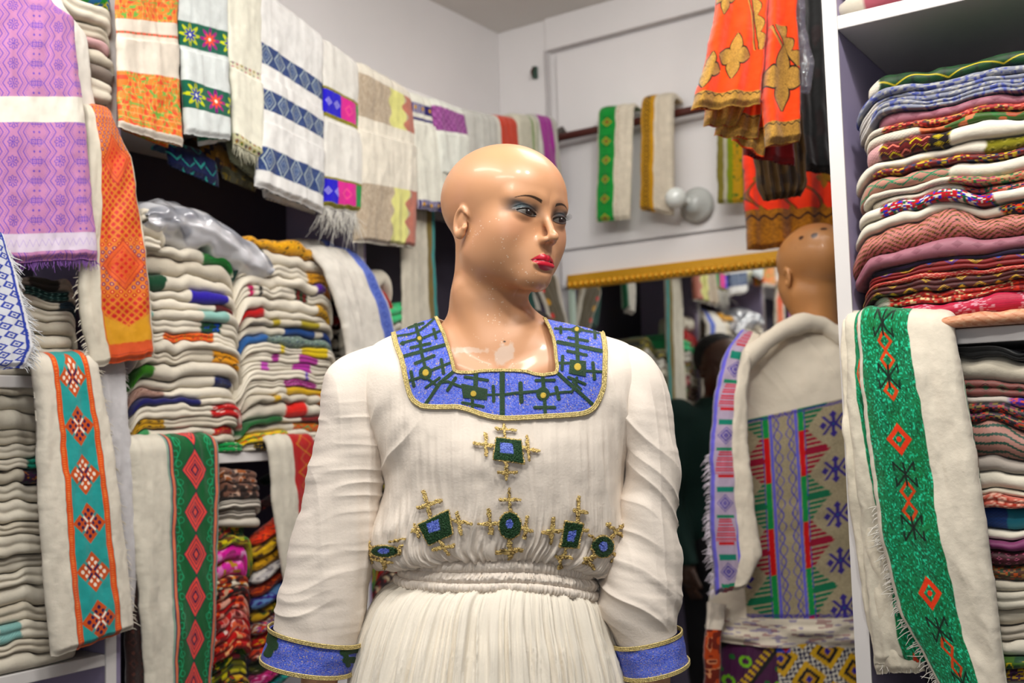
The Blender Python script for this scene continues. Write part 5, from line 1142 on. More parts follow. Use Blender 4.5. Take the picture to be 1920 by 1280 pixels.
# left bay, middle and lower stacks
YL2 = YS
stack('short stack above teal scarf', 'cream shawls stacked above the teal scarf', 'L', XX(-40, 600), XX(150, 600), 1.47, Z(80, 512), 0, [
    I('cream shawl with dark grey end', 1.1, cr2, [(.5, .8, '5a5850')]), I('shawl with dark teal patterned band', 1.2, cream, [(.42, .88, p_geo('1f4a48', ['8ab0a8', '1a3a3c'], .012, 4))]), I('cream shawl with navy tip', .9, cr2, [(.78, 1.0, '2a3f4c')]),
    I('plain thick cream shawl', 1.3, cream), I('plain cream shawl', 1.2, cr2), I('plain pale shawl', 1.2, cr3), I('cream shawl', 1.1, cream), I('cream shawl with grey shadow band', 1.0, cr2), I('cream shawl with brown spotted end', .9, cream, [(.6, 1.0, p_geo('c4b090', ['a8885c', 'd8c8a8'], .01, 3))])], sd=4)
stack('tall pile left of teal scarf', 'cream shawls piled left of the teal scarf', 'L', XX(-60, 950), XX(150, 950), .95, Z(40, 712), 0, [
    I('plain cream shawl', 1.1, cr2), I('plain off-white shawl', 1.2, cream), I('cream shawl', 1.2, cr3), I('thin cream shawl', .9, cr2), I('plain thin off-white shawl', .9, cream), I('shawl with aqua and black tip', .7, cream, [(.52, .9, p_geo('3a9a84', ['1a2a24', '3a9a84'], .014, 3))]),
    I('shawl with purple and gold tip', 1.0, cr2, [(.50, .9, p_geo('4a1f4c', ['c8882c', '4a1f4c', '2f5a4c'], .014, 4))]), I('plain cream shawl', 1.3, cream), I('thick pale shawl', 1.4, cr3), I('cream shawl with dark green end', 1.1, cr2, [(.8, 1.0, '5a5a3a')]), I('plain cream shawl', 1.2, cream), I('plain grey cream shawl', 1.3, 'c6c0b4'),
    I('off-white shawl', 1.1, cream), I('smooth cream shawl', 1.3, cr3), I('dusky cream shawl', 1.2, cr2), I('cream shawl with aqua spot', 1.2, cream, [(.22, .42, '8fb4b0')]), I('plain cream shawl', 1.0, cr2), I('loose cream shawl', 1.2, cream)], sd=5)
stack('pile behind zigzag cloth', 'shawls behind the zigzag cloth', 'L', XX(70, 60), XX(196, 60), 2.0, Z(160, 0)+.03, 0, [
    I('green and yellow spotted shawl', 1.1, p_geo('3a9a4c', ['d8cc2c', '2f7ab0'], .016, 3, kind=3)), I('cream shawl', 1.2, cream, r=-.01), I('plain grey cream shawl', 1.2, cr2), I('thin pink edged shawl', .7, 'c8a8a8'), I('plain cream shawl', 1.1, cr2), I('brown grey shawl', 1.2, '8a8078'), I('cream shawl', 1.2, cream)], sd=6, front=.03)
# lower cubby: bright printed cloths, bundled and leaning
pal = [('7a4a3c', ['b8a090', '3a2a24', 'c8783c']), ('d8d0c4', ['a8a098', '8a8078', 'b8b0a4']), ('2a5a3a', ['c8b02c', 'a83c2c', '1a3a24']), ('a8a83a', ['3a7a3c', 'd8c83c', '7a5a1c']), ('d83ca8', ['f08ad0', 'a81f7c', 'e8b0d8']), ('e050b8', ['d82c8c', 'f0a0d8', 'c8a03c']),
       ('a8482c', ['e0a03c', '5a2418', 'e8e0d0']), ('6a2424', ['d84a2c', '2a1818', 'c8a890']), ('b02430', ['e8702c', '6a1420', 'e0b0a0']), ('c03038', ['e8a8a0', '7a1c24', 'c86a5c']), ('c8303c', ['e8d8d0', 'a01c2c', 'e07a5c']), ('c02c2c', ['e8b88c', '8a1c1c', 'd8582c']),
       ('4a6a2c', ['c8c03c', '24401c', '8a2c3c']), ('8a8a2c', ['3a5a24', 'd0c84c', '5a2c1c']), ('2f5a40', ['c84a2c', 'd8b84c', '1a3a2c']), ('c8b84c', ['7a3c24', '2f4a7a', 'd8702c']), ('6a1f5a', ['d84ca0', '2f1a3c', '3a8a8c'])]
nmz = ['brown figured', 'grey white striped', 'green and gold printed', 'olive leaf printed', 'bright pink', 'pink and gold', 'rust printed', 'dark red printed', 'crimson printed', 'red and rose', 'red floral', 'scarlet and peach', 'moss green printed', 'olive and brown', 'green and red printed', 'mustard and blue', 'plum and pink']
stack('bright pile beside green scarf', 'bright printed cloths in the lower cubby', 'L', XX(398, 1000), XX(478, 1000), .76, Z(440, 985), 0,
      [I(nmz[i]+' cloth', 1+.3*(i % 3), p_geo(pal[i][0], pal[i][1], .03, i+2, kind=3)) for i in list(range(2, 17))], sd=8, slope=0.0, name='folded_printed_cloth', front=-.01, jit=.006)
stack('little heap atop bright pile', 'brown and white cloths heaped in the cubby', 'L', XX(405, 900), XX(492, 900), Z(440, 985), Z(440, 875), 0,
      [I('brown figured cloth', 1.2, p_geo('8a6a5c', ['c8b0a0', '4a3028', 'a86a3c'], .02, 2, kind=3)), I('brown and grey cloth', 1.2, p_geo('7a5a4c', ['b8a090', '3a2a24'], .02, 3, kind=3)), I('white and grey striped cloth', .8, p_stripe(['d8d2c8', '8a847c', 'c8c2b8'], .004, False)), I('white layered cloth', .8, p_stripe(['d0cac0', '7a746c'], .005, False)), I('white cloth', .8, 'ccc6bc')], sd=9, name='folded_printed_cloth', slope=-.1)
def roll(label, p0, p1, Y, r0, col, sd, fl=.6):
    a, b = on_y(*p0, Y), on_y(*p1, Y); n = 60; m = 28; t = np.linspace(0, 1, n)[:, None]; C0 = a*(1-t)+b*t+Z0*.006*np.sin(t*3)
    T = (b-a)/np.linalg.norm(b-a); up = np.cross([0, 1., 0], T); up = up/np.linalg.norm(up); up = up if up[2] > 0 else -up; th = np.linspace(0, 2*pi, m, endpoint=False)
    rr = r0*(1+.16*fbm(t*6, np.cos(th)[None]*1.5, np.sin(th)[None]*1.5, sd))*np.clip(1-np.abs(2*t-1)**10, 0.02, 1)**.5
    V = C0[:, None]+(rr*np.sin(th)[None]*fl)[..., None]*up+(rr*np.cos(th)[None]*1.3)[..., None]*np.array([0, 1., 0])
    L = np.linalg.norm(b-a); C = col(t*L+0*th[None], np.broadcast_to(t, rr.shape), th[None]*r0+0*t)*np.ones(rr.shape+(1,))
    o = mk('rolled_cloth', V, gq(n, m, cu=True), M_cotton, C*(1+.06*fbm(t*20, th[None]*3, 0, sd))[..., None])
    tag(o, label, 'rolled cloth', 'rolled printed cloths leaning in the lower cubby'); return o
RL = [('orange and black rolled cloth leaning near the cubby top', 'e0561c', ['2a1814', 'e8702c'], 1), ('yellow rolled cloth with black bars in the cubby', 'c8a82c', ['2a2418', 'd8b83c', '7a5a1c'], 3), ('mustard and brown rolled cloth under the yellow barred one', 'a8842c', ['3a2a14', 'c8a030'], 3), ('grey white rolled cloth in the middle of the cubby', 'b8b4b4', ['8a8488', 'd0ccc8'], 3),
      ('brown and orange rolled cloth above the violet one', 'a04420', ['d8702c', '3a2018'], 1), ('violet rolled cloth with pale leaf lines leaning in the cubby', '3c1f78', ['4a2f8c', '6a8ab0'], 3), ('gold and green rolled cloth just under the violet one', 'b89a24', ['3a5a2c', 'c8a838', '4a2418'], 3), ('multicoloured speckled rolled cloth low in the cubby', '8a4a2c', ['2f5a9c', 'c8c0b0', 'd84a2c'], 2),
      ('red and yellow patterned rolled cloth low in the cubby', 'b83420', ['d8b03c', '2a1a18'], 0), ('orange and white rolled cloth near the sleeve cuff', 'd0542c', ['d8d0c4', '6a2418'], 3), ('moss and cream rolled cloth below the cuff level', '6a6a34', ['c8c0a0', '2f3a1c'], 3), ('magenta striped rolled cloth at the bottom of the cubby', 'a81f6c', ['d85ca8', '4a1438', 'e0a8c8'], 1), ('teal and purple rolled cloth at the very bottom of the cubby', '1f8a84', ['4a2c6c', '5ac0b0'], 1)]
for i, (lb, bg, cs, kd) in enumerate(RL):
    y = 985+24*i; roll(lb, (470, y+34), (590, y-46), 1.83-.006*(i % 2), .021, p_geo(bg, cs, .024, i+20, kind=kd), 90+i)
roll('dark red rolled cloth at the top right of the cubby', (484, 952), (560, 915), 1.85, .016, p_geo('7a1f28', ['b04a4c', '3a1418'], .02, 7, kind=3), 120)
roll('bottle green rolled cloth tucked behind the white cloths', (490, 905), (560, 880), 1.88, .018, solid('123a2c'), 121)
# stacks seen in the mirror
for (nm, a, b, zt, sd_, ds) in (('fourth stack, seen in mirror', 1.995, 2.24, 1.665, 31, 0), ('fifth stack, seen in mirror', 2.255, 2.50, 1.64, 32, 5), ('sixth stack, seen in mirror', 2.52, 2.82, 1.45, 33, 9)):
    q = []
    rr = np.random.RandomState(sd_)
    cz = [('cream', 'd0cabd', None), ('orange and black', 'c0442c', ['2a1a18', 'e0703c']), ('green patterned', '4f7a4c', ['c8b84c', '7a2c2c']), ('red patterned', 'a82c34', ['e07a5c', '3a1a1c']), ('dark patterned', '3a2c30', ['a83c3c', 'b8a890']), ('rose patterned', 'b86a6c', ['e0b0a8', '6a2c34']), ('white', 'c8c4bc', None), ('olive patterned', '7a7440', ['c8b84c', '3a3a20'])]
    for k in range(20):
        c = cz[rr.randint(len(cz))]; q.append(I(c[0]+' folded cloth', 1+.5*rr.rand(), c[1] if c[2] is None else p_geo(c[1], c[2], .02, k+3, kind=3)))
    if ds == 0: q[0] = I('pale green folded cloth', 1.4, '5fc08c')
    stack(nm, 'cloths reflected in the wall mirror', 'L', a, b, .80, zt, 0, q, sd=sd_, res=.8)
# right unit, upper shelf
ZR = lambda px, py: float(on_x(px, py, XR)[2]); YY = lambda px, py=400: float(on_x(px, py, XR)[1])
S_ = dict(hi=1, m=M_satin)
p_gscal = lambda x, s, t: put(put(A3(s, t, '0f3d22'), '1c6a38', .8*(np.sin(x*1500)*np.sin(t*1500) > .2)), 'c8b83c', ln(t-.006-.020*np.abs(np.sin(x*38)), .0018))
p_silver = lambda c: (lambda x, s, t: put(put(A3(s, t, '8d909e'), '4654a0', .8*(vn(x*260, t*90, 0, c) > .25)), 'bcbab4', .8*(vn(x*200, t*260, 0, c+3) > .35)))
p_mauve = lambda x, s, t: put(A3(s, t, 'a87884'), '8a5664', .7*((np.abs(np.mod(np.floor(x/.0025)*.0025, .03)-.015)+np.abs(np.mod(np.floor(t/.0025)*.0025, .03)-.015)) < .008))
def p_pinkdia(x, s, t):
    q = .0016; X = np.floor(x/q)*q; T = np.floor((t-.004)/q)*q; d = np.abs(np.mod(X, .056)-.028)+np.abs(T-.020)*.95; C = A3(s, t, 'c98a84'); g = (np.mod(np.floor(x/q)+np.floor(t/q), 2) > .5)
    m = (np.mod(d, .011) < .0042)*1.0; return np.where((m > .5)[..., None], np.where(g[..., None], hx('2a1a18'), hx('9a7a3c')), C)
p_greenpink = lambda x, s, t: put(put(A3(s, t, 'c49a8c'), '3a9a78', 1.0*(np.abs(t-.012-.006*tri(x/.030)) < .0035)*(np.mod(x*500+t*300, 2) < 1.5)), '3a9a78', 1.0*(np.abs(t-.026-.006*tri(x/.030+.5)) < .002))
p_mag = lambda x, s, t: put(put(A3(s, t, 'c01858'), 'd8a8b4', 1.0*(_h(np.floor(x/.004), np.floor(t/.0028), 0*x, 4) > .35)*(np.sin(x*70) > -.5)), '8a1040', .5*(np.mod(t, .004) < .001))
p_peach = lambda x, s, t: put(put(A3(s, t, 'd8a88c'), 'c88c6c', .8*(np.abs(np.mod(x+t*.8, .018)-.009) < .0022)), 'e8c8ac', .5*(vn(x*200, t*200, 0, 3) > .3))
stack('right upper stack', 'patterned cloths on the right upper shelf', 'R', YY(1594, 500), YY(1594, 500)-.42, 1.487, ZR(1760, 118), 0, [
    I('dark green cloth with gold scallops', 1.75, p_gscal, [(-.05, .055, cream)], l=.045, **dict(S_, n=1)), I('silver blue brocade cloth', 1.1, p_silver(1), l=.018, **S_), I('pale silver brocade cloth', 1.2, p_silver(7), [(0, .1, 'c8c4c0')], l=.022, **S_), I('silver cloth with blue flecks', 1.1, p_silver(13), [(0, .06, 'c8c4c0')], l=.026, **S_),
    I('mauve satin cloth with diamonds', 1.4, p_mauve, l=.06, **dict(S_, n=1)), I('red cross-stitched cloth', .9, p_geo('a82c2c', ['e0806c', '5a1418', 'c8a860'], .012, 5, kind=2), [(0, .09, 'cfc8bc')], l=.022, **S_), I('salmon and green leaf cloth', 1.1, p_geo('c8805c', ['3a7a3c', 'a85a3c', '4a6a2c'], .02, 5, kind=3), [(0, .24, cream)], l=.022, **S_),
    I('cream cloth with maroon and gold end band', 1.8, cr3, [(.0, .07, 'd0a8a8'), (.07, .34, p_geo('6a1420', ['1a1414', 'd0c03c', 'e08a7c'], .018, 8, kind=1)), (.27, .35, p_geo('2a1414', ['d0c03c', 'b8a830'], .02, 8, kind=0))], l=.022, **dict(S_, m=M_cotton, n=1)), I('cream cloth with olive brocade right half', 1.4, cr3, [(.50, 1.05, p_geo('8f8a3c', ['b8b060', '6a6a2c'], .018, 4, kind=0))], l=.018, **dict(S_, m=M_cotton, n=1)),
    I('dark red cloth with multicoloured end', .8, p_geo('7a1c20', ['c8b03c', '1f2f5c', 'a83c2c'], .014, 4, kind=2), l=.035, **S_), I('cream cloth with green zigzag on pink end', 1.9, cr3, [(.0, .36, p_greenpink)], l=.006, **dict(S_, m=M_cotton, n=1)), I('beige cloth with rose and green figures', 1.0, p_geo('b8a078', ['a83c6c', '3a7a4c', 'c86a5c'], .02, 6, kind=2), [(0, .35, cream)], l=.02, **S_),
    I('coral cloth with navy and green stitches', 1.0, p_geo('c8685c', ['1f2f7a', '2f6a4c', 'd8a08c'], .016, 9, kind=2), [(0, .38, cream)], l=.03, **S_), I('white cloth with red and blue stitched end', 1.3, cr3, [(.10, .52, p_geo('b8303c', ['d8d4c8', '3a3ab8', '1f6a4c'], .018, 3, kind=2))], l=.012, **dict(S_, m=M_cotton)),
    I('white cloth with navy and orange end', 1.4, cr3, [(.56, 1.05, p_geo('24243c', ['d8582c', '6a6a7c', 'b8a84c'], .024, 5, kind=2))], l=.012, **dict(S_, m=M_cotton, n=1)), I('thick pink cloth with black stitched diamonds', 3.0, p_pinkdia, l=-.004, **dict(S_, n=1)), I('thick mauve satin cloth', 2.0, p_mauve, l=.0, **dict(S_, n=1)), I('thin dark violet cloth', .6, '2f1f3c', l=.022),
    I('red and blue medallion cloth', 1.0, p_geo('8a1c24', ['2f4aa0', 'c8b04c', '3a1418'], .034, 3, kind=0), l=.022, **S_), I('red and cream striped cloth', .8, p_geo('a8282c', ['d8b8a0', 'c8483c'], .008, 4, kind=1), l=.018, **S_), I('maroon cloth with gold steps', 1.1, p_geo('5a1420', ['c8a838', '14101c'], .026, 4, kind=0), l=.018, **S_),
    I('red cloth with orange and cream blocks', 1.4, p_geo('9a1c24', ['d8501c', 'd8c8a0', 'b83c2c'], .022, 8, kind=2), [(0, .07, cream)], l=.018, **S_), I('magenta cloth with pale floral weave', 1.8, p_mag, l=.012, **dict(S_, n=1)), I('pale peach brocade cloth', 2.0, p_peach, l=.030, f=-.03, **dict(S_, n=1))], sd=12, depth=.26, name='folded_patterned_cloth', slope=.0, curve=0)
# right unit, lower stack
ITM = [I('black folded cloth', .9, '1a1618'), I('thick cream cloth', 2.2, cr2, n=1), I('cloth with green diamonds on rose', 1.3, p_geo('8a5a54', ['3a6a4c', '5a3030'], .024, 3), **S_), I('cream cloth with violet stitched edge', .9, 'c4bcb4', [(.42, 1, p_geo('4a2c8c', ['c86a5c', '6a4ab0'], .012, 3, kind=2))]),
       I('dark cloth with orange and gold stitches', 1.8, p_geo('24202c', ['7a3c5c', '8a7a4c', 'b8482c'], .018, 4, kind=2), [(0, .12, p_geo('24202c', ['e0481c', '24202c'], .02, 2))], **S_), I('thick rose cloth with green zigzag', 2.8, lambda x, s, t: put(put(A3(s, t, 'b08a80'), '2f5a4c', 1.0*(np.abs(np.mod(t, .018)-.009-.005*tri(x/.05)) < .0028)), '3a6a54', bl(np.abs(np.mod(x, .05)-.025)+np.abs(t-.03)-.010)), **dict(S_, n=1)),
       I('grey cream cloth', 1.2, 'b4aca4'), I('plain cream cloth', 1.5, cream), I('thin cream cloth', .7, cr2), I('cream cloth with coral stitched left part', 1.0, cr2, [(0, .5, p_geo('c87a6c', ['e0b8a8', 'a84a3c'], .014, 3, kind=2))]), I('teal blue cloth with navy end', 1.8, '2f8a9c', [(0, .1, '24246c'), (.25, .4, '24508c')], **S_), I('thin white cloth', .7, cr3),
       I('mauve purple cloth', 1.0, '8a4a74', **S_), I('maroon cloth with dotted weave', 1.4, p_geo('5a1430', ['b86a84', '3a1020'], .012, 3), **S_), I('brown cloth with orange and green squares', 1.4, p_geo('6a4a3c', ['b8643c', '3a5a3c', 'a8885c'], .02, 4, kind=2), **S_), I('cream cloth with magenta and yellow bands', 1.0, cr2, [(0, .16, p_stripe(['9a1f6c', 'd0c03c'], .012))]),
       I('plain cream cloth', 1.5, cream), I('cream cloth with green dot', 1.3, cr2, [(0, .05, '3aa07c')]), I('grey cream cloth', 1.3, 'c0b8ac'), I('plain pale cloth', 1.3, cr3), I('green and yellow figured cloth', 1.1, p_geo('5a7a3c', ['c8b83c', '2f5a3c'], .02, 3, kind=3), **S_), I('purple and yellow figured cloth', 1.2, p_geo('5a2c5c', ['c8a82c', '3a1c3c'], .016, 3, kind=2), **S_),
       I('thick cream cloth', 2.2, cream), I('thick off-white cloth', 2.4, cr3), I('thick plain cream cloth', 2.4, cr2), I('cream cloth', 2.2, cream), I('thick pale cloth', 2.4, cr3), I('thick cream cloth', 2.4, cr2)]
ORD += ['twenty-seventh', 'twenty-eighth', 'twenty-ninth']
stack('right lower stack', 'folded cloths on the right lower shelf', 'R', YY(1800, 900)+.04, YY(1800, 900)-.22, .72, 1.452, 0, ITM, sd=14, depth=.26, name='folded_patterned_cloth')
stack('pile at top right above shelf', 'cloths at the top right corner', 'R', YY(1570, 10), YY(1570, 10)-.4, 2.025, 2.22, 0, [I('cream cloth', 1, cream), I('rose cloth', 1, 'b06a74'), I('cream cloth with rose stitched middle', 1.0, cr2, [(.1, .35, 'b8848c')]), I('white and rose cloth', .7, cream, [(.12, .4, p_geo('b8707c', ['d8b0b0', '8a4a5c'], .012, 3))])], sd=15, depth=.26, name='folded_patterned_cloth', front=-.0)
# silver white parcel in clear plastic on top of the first stack
def parcel():
    nx, ny = 150, 90; u = np.linspace(0, 1, nx)[None]; v = np.linspace(-1, 1, ny)[:, None]
    a = on_y(262, 440, 1.80); b = on_y(498, 520, 1.80)
    top = np.interp(u, [0, .2, .5, .8, 1], [Z(262, 385), Z(310, 368), Z(380, 392), Z(445, 440), Z(490, 468)])-.0
    bot = np.interp(u, [0, .2, .5, .8, 1], [Z(262, 440), Z(310, 455), Z(380, 468), Z(445, 512), Z(490, 538)])
    th = np.linspace(0, 2*pi, ny, endpoint=False)[:, None]; c, s = np.cos(th), np.sin(th)
    zc = (top+bot)/2; h = (top-bot)/2*np.clip(1-np.abs(2*u-1)**14, .02, 1)**.5
    x = a[0]+(b[0]-a[0])*u; cr = ridge(vn(u*7+th*.8, np.cos(th)*1.5, np.sin(th)*1.5, 5))*.007+.006*vn(u*12, np.cos(th)*2, np.sin(th)*2, 6)
    V = np.stack([x+0*th, 1.86-(.085+cr)*np.sign(c)*np.abs(c)**.8+0*u, zc+(h+cr)*s], -1)
    C = lerp(A3(u+0*th, 0*th, 'c8c8cc'), hx('8a8c94'), sm(.0, .6, vn(u*7, np.cos(th)*2, np.sin(th)*2, 8)))
    m = mat('cloudy_plastic_wrap', attr=True, rough=.2, spec=.8, coat=.8, bump=[('noise', 28, .35, .006)])
    o = mk('plastic_parcel', V, gq(ny, nx, cv=True), m, C); tag(o, 'shiny silver white parcel in plastic wrap lying on top of the first stack', 'parcel')
parcel()
stack('two folds left of plastic parcel', 'cream folds beside the plastic parcel', 'L', XX(250, 430), XX(300, 430), Z(280, 470), Z(280, 385), 0, [I('cream folded shawl', 1, cream), I('grey cream folded shawl', 1, cr2), I('cream folded shawl', 1, cr3)], sd=16, depth=.15, front=.02)
# ------------------------------------------------------------------ second mannequin, seen from behind
D2 = 2.57
M2 = on_f(1525, 790, D2); M2[2] = 0
def l2(px, py, dy=0.0): q = on_f(px, py, D2+dy)-M2; return np.stack([q@R0, q@F0, q[..., 2]], -1)
def w2(L): L = np.asarray(L); return M2+L[..., 0:1]*R0+L[..., 1:2]*F0+L[..., 2:3]*Z0
H2c = l2(1525, 507); H2R = rotm(math.radians(195), 0, math.radians(-2))
def body2(p):
    hp = (p-H2c.astype(np.float32))@H2R.T/1.0; near = np.abs(hp).max(-1) < .17
    d = np.linalg.norm(hp, axis=-1)-.12
    if near.any(): d[near] = head_sdf(hp[near])
    a, b = H2c+np.array((-.0, -.012, -.06)), l2(1530, 625, .01); d = smin(d, s_cap(p, a, b, .050, .056), .025)
    t = s_cap(p, l2(1415, 690, .02), l2(1640, 690, .02), .050); t = smin(t, s_ell(p, l2(1528, 800, .02), (.155, .10, .20)), .06)
    t = smin(t, s_ell(p, l2(1528, 1020, .02), (.13, .10, .20)), .06); d = smin(d, t, .04)
    return d
m2 = empty('mannequin', tuple(M2)); tag(m2, 'brown bald mannequin seen from behind beside the mirror, wearing a white shawl', 'mannequin')
V, Q = isosurface(body2, (-.24, -.17, l2(1525, 1150)[2]), (.24, .20, l2(1525, 395)[2]), .006 if FAST else .0042, 1)
b2 = hx('c98d55'); C = np.broadcast_to(b2, V.shape); n = vn(V[:, 0]*45, V[:, 1]*45, V[:, 2]*45, 2)
C = lerp(C, hx('4a2a18'), sm(.72, .80, n)*(V[:, 2] > H2c[2]-.05)); C = lerp(C, hx('8a5428'), .5*sm(.0, .6, vn(V[:, 0]*14, V[:, 1]*14, V[:, 2]*14, 7)))
mk('head_and_torso', w2(V), Q, M_skin, C, parent=m2)
def legs2(p):
    d = s_ell(p, l2(1528, 1100, .02), (.14, .10, .12))
    for x in (-.075, .085): d = smin(d, smin(s_cap(p, (x, .02, .95), (x, .02, .50), .075, .05), s_cap(p, (x, .02, .5), (x, .03, .12), .048, .03), .02), .04)
    return d
V, Q = isosurface(legs2, (-.24, -.2, .02), (.24, .2, 1.1), .012, 0); mk('legs', w2(V), Q, M_skin, np.broadcast_to(b2, V.shape), parent=m2)
V, Q = lathe([(0, 0), (0, .16), (.01, .16), (.012, .012), (.2, .012), (.2, 0)], w2(np.array([0, .03, 0])), (0, 0, 1), 32); mk('stand', V, Q, bpy.data.materials['steel_stand'], parent=m2)
def p_bro(X, T):
    a = np.abs(X); C = A3(a, T, 'aea48c'); g = vn(X*700, T*700, 0, 3); C = C*(1+.18*g)[..., None]; P = .104
    k = np.mod(np.floor(T/(P/2)), 4) < 2; h = np.mod(T, P)-P/2; h2 = np.mod(T, P/2)-P/4
    VB = '4a48b8'
    C = put(C, VB, ln(a-.016-.006*np.cos(T*2*pi/P*2), .0014)); C = put(C, VB, ln(a-.005-.008*(1+np.cos(T*2*pi/P*2+pi)), .001)); C = put(C, '7a78d0', bl(np.abs(a-.028)-.0032))
    gr = (np.mod(np.floor((T+P/2)/P), 2) < 1)
    cc = np.where(gr[..., None], hx('1fa060'), hx('d02038')); cc2 = np.where(gr[..., None], hx('1f8060'), hx('a02848'))
    C = lerp(C, cc, bl(np.abs(a-.039)-.0060)); C = put(C, VB, ln(a-.047, .001))
    L = .050+.050*(np.abs(h)/(P/2))**1.3; tooth = (np.mod(T, .0104) < .0062)
    C = lerp(C, cc2, 1.0*(a > .048)*(a < L+.004)*tooth); C = lerp(C, cc2, (np.abs(np.abs(h)-P/2) < .005)*(a > .045)*(a < .098)*1.0)
    mx = a-.113; d1 = np.abs(mx)+np.abs(h)
    m = (bl(np.abs(mx)-.0042)*bl(np.abs(h)-.027)) + (bl(np.abs(np.abs(mx)-np.abs(h)*.9-.005)-.0040)*bl(np.abs(h)-.021)); m = m+bl(np.abs(d1-.008)-.003)+bl(np.abs(np.abs(mx)-.024)+np.abs(h)-.009)+bl(np.abs(np.abs(h)-.022)+np.abs(mx)-.009)
    C = put(C, '40308c', .95*np.clip(m, 0, 1)); C = put(C, '2f6a8c', bl(d1-.003))
    L2 = .140+.020*(1-np.abs(h)/(P/2)); C = put(C, '60285c', 1.0*(a > L2)*(a < .19)*tooth); C = put(C, '5a2a5c', 1.0*(a > .165)*(a < .172))
    return C
def loft2(keys, nv, nt, cf, disp, name, mt, par, cy=.02):
    K = kinterp(keys, nv); A = l2(K[:, 0], K[:, 1]); B = l2(K[:, 2], K[:, 3]); c = (A+B)/2; hw = (B-A)/2
    th = np.linspace(0, 2*pi, nt, endpoint=False); cs, sn = np.cos(th), np.sin(th); e = 2/2.3
    P = c[:, None]+hw[:, None]*(np.sign(cs)*np.abs(cs)**e)[None, :, None]; Y = cy-np.where(sn > 0, K[:, 4:5], K[:, 5:6])*1e-3*np.sign(sn)*np.abs(sn)**e
    P[..., 1] = Y
    N = P-c[:, None]; N[..., 1] -= cy; N[..., 2] = 0; N /= np.linalg.norm(N, axis=-1, keepdims=True)+1e-9
    P = P+N*disp(P, np.linspace(0, 1, nv)[:, None], th[None])[..., None]
    return mk(name, w2(P), gq(nv, nt, cu=True), mt, cf(P, np.linspace(0, 1, nv)[:, None], th[None]), parent=par)
sh = empty('shawl', tuple(M2)); tag(sh, 'white shawl with a large blue, red and green woven panel on the rear-facing mannequin', 'shawl')
SW = [(1476, 604, 1580, 610, 56, 58), (1440, 622, 1620, 630, 70, 70), (1400, 644, 1668, 650, 82, 82), (1372, 672, 1694, 676, 96, 92), (1356, 730, 1706, 735, 112, 100), (1352, 830, 1708, 835, 120, 104), (1356, 950, 1702, 955, 122, 106), (1348, 1060, 1704, 1060, 126, 110), (1334, 1120, 1706, 1125, 132, 116), (1328, 1165, 1708, 1165, 136, 120), (1330, 1196, 1700, 1196, 132, 118)]
def cf(P, V, th):
    X, Zz = P[..., 0], P[..., 2]; C = A3(X, Zz, 'e2dacb')
    ztop = l2(1480, 770, -.1)[2]+.20*(X-l2(1480, 770, -.1)[0]); zbot = l2(1500, 1158, -.1)[2]; xl = l2(1392, 900, -.1)[0]; fr = np.sin(th) > 0
    B = p_bro(X-l2(1471, 800, -.1)[0], ztop-Zz)
    m = sm(-.001, .001, ztop-Zz)*sm(-.001, .001, Zz-zbot)*sm(-.002, .002, X-xl)*fr
    C = lerp(C, B, m); C = put(C, '4a3c9c', m*(ln(ztop-Zz-.006, .0035)*(np.mod((X+Zz)*260, 1) < .6)+ln(Zz-zbot-.006, .004)*(np.mod((X-Zz)*260, 1) < .6)))
    low = sm(0, .004, zbot-Zz); C = put(C, '5a4aa0', .5*low*(vn(X*60, Zz*220, 0, 2) > .45)); C = put(C, '8a2f50', .5*low*(vn(X*50, Zz*220, 0, 9) > .5))
    return C*(1+.03*fbm(X*20, Zz*20, 0, 4))[..., None]
def dsp(P, V, th):
    X, Zz = P[..., 0], P[..., 2]; z0 = l2(1500, 770)[2]
    return .005*ridge(vn((X-.06)*26+(Zz-1.5)*16, Zz*4, 0, 3))*sm(z0-.05, z0+.1, Zz)+.004*fbm(X*10, Zz*10, P[..., 1]*8, 8)+.007*vn(th*3, V*40, 0, 4)*sm(.88, .95, V)
loft2(SW, 300 if FAST else 620, 360 if FAST else 760, cf, dsp, 'shawl_body', M_cotton, sh)
pts = [(1394, 690, -.085), (1404, 668, -.095), (1434, 642, -.092), (1470, 618, -.078), (1510, 604, -.066), (1545, 610, -.058), (1574, 630, -.06), (1604, 660, -.06)]
Pp = np.array([w2(l2(a, b, c)) for a, b, c in pts]); tt = np.linspace(0, len(pts)-1, 90); Pp = np.stack([np.interp(tt, np.arange(len(pts)), Pp[:, i]) for i in range(3)], 1)
for _ in range(6): Pp[1:-1] = (Pp[:-2]+2*Pp[1:-1]+Pp[2:])/4
V, Q = tube(Pp, .0215+.0025*np.sin(tt*2.1)-.008*(tt > 6)*(tt-6)/1-.005*np.exp(-tt*2), 26); V = V+(.0022*fbm(V[:, 0]*30, V[:, 1]*30, V[:, 2]*30, 3))[:, None]*Z0
mk('rolled_collar', V, Q, M_cotton, np.broadcast_to(hx('e4dccd'), V.shape), parent=sh)
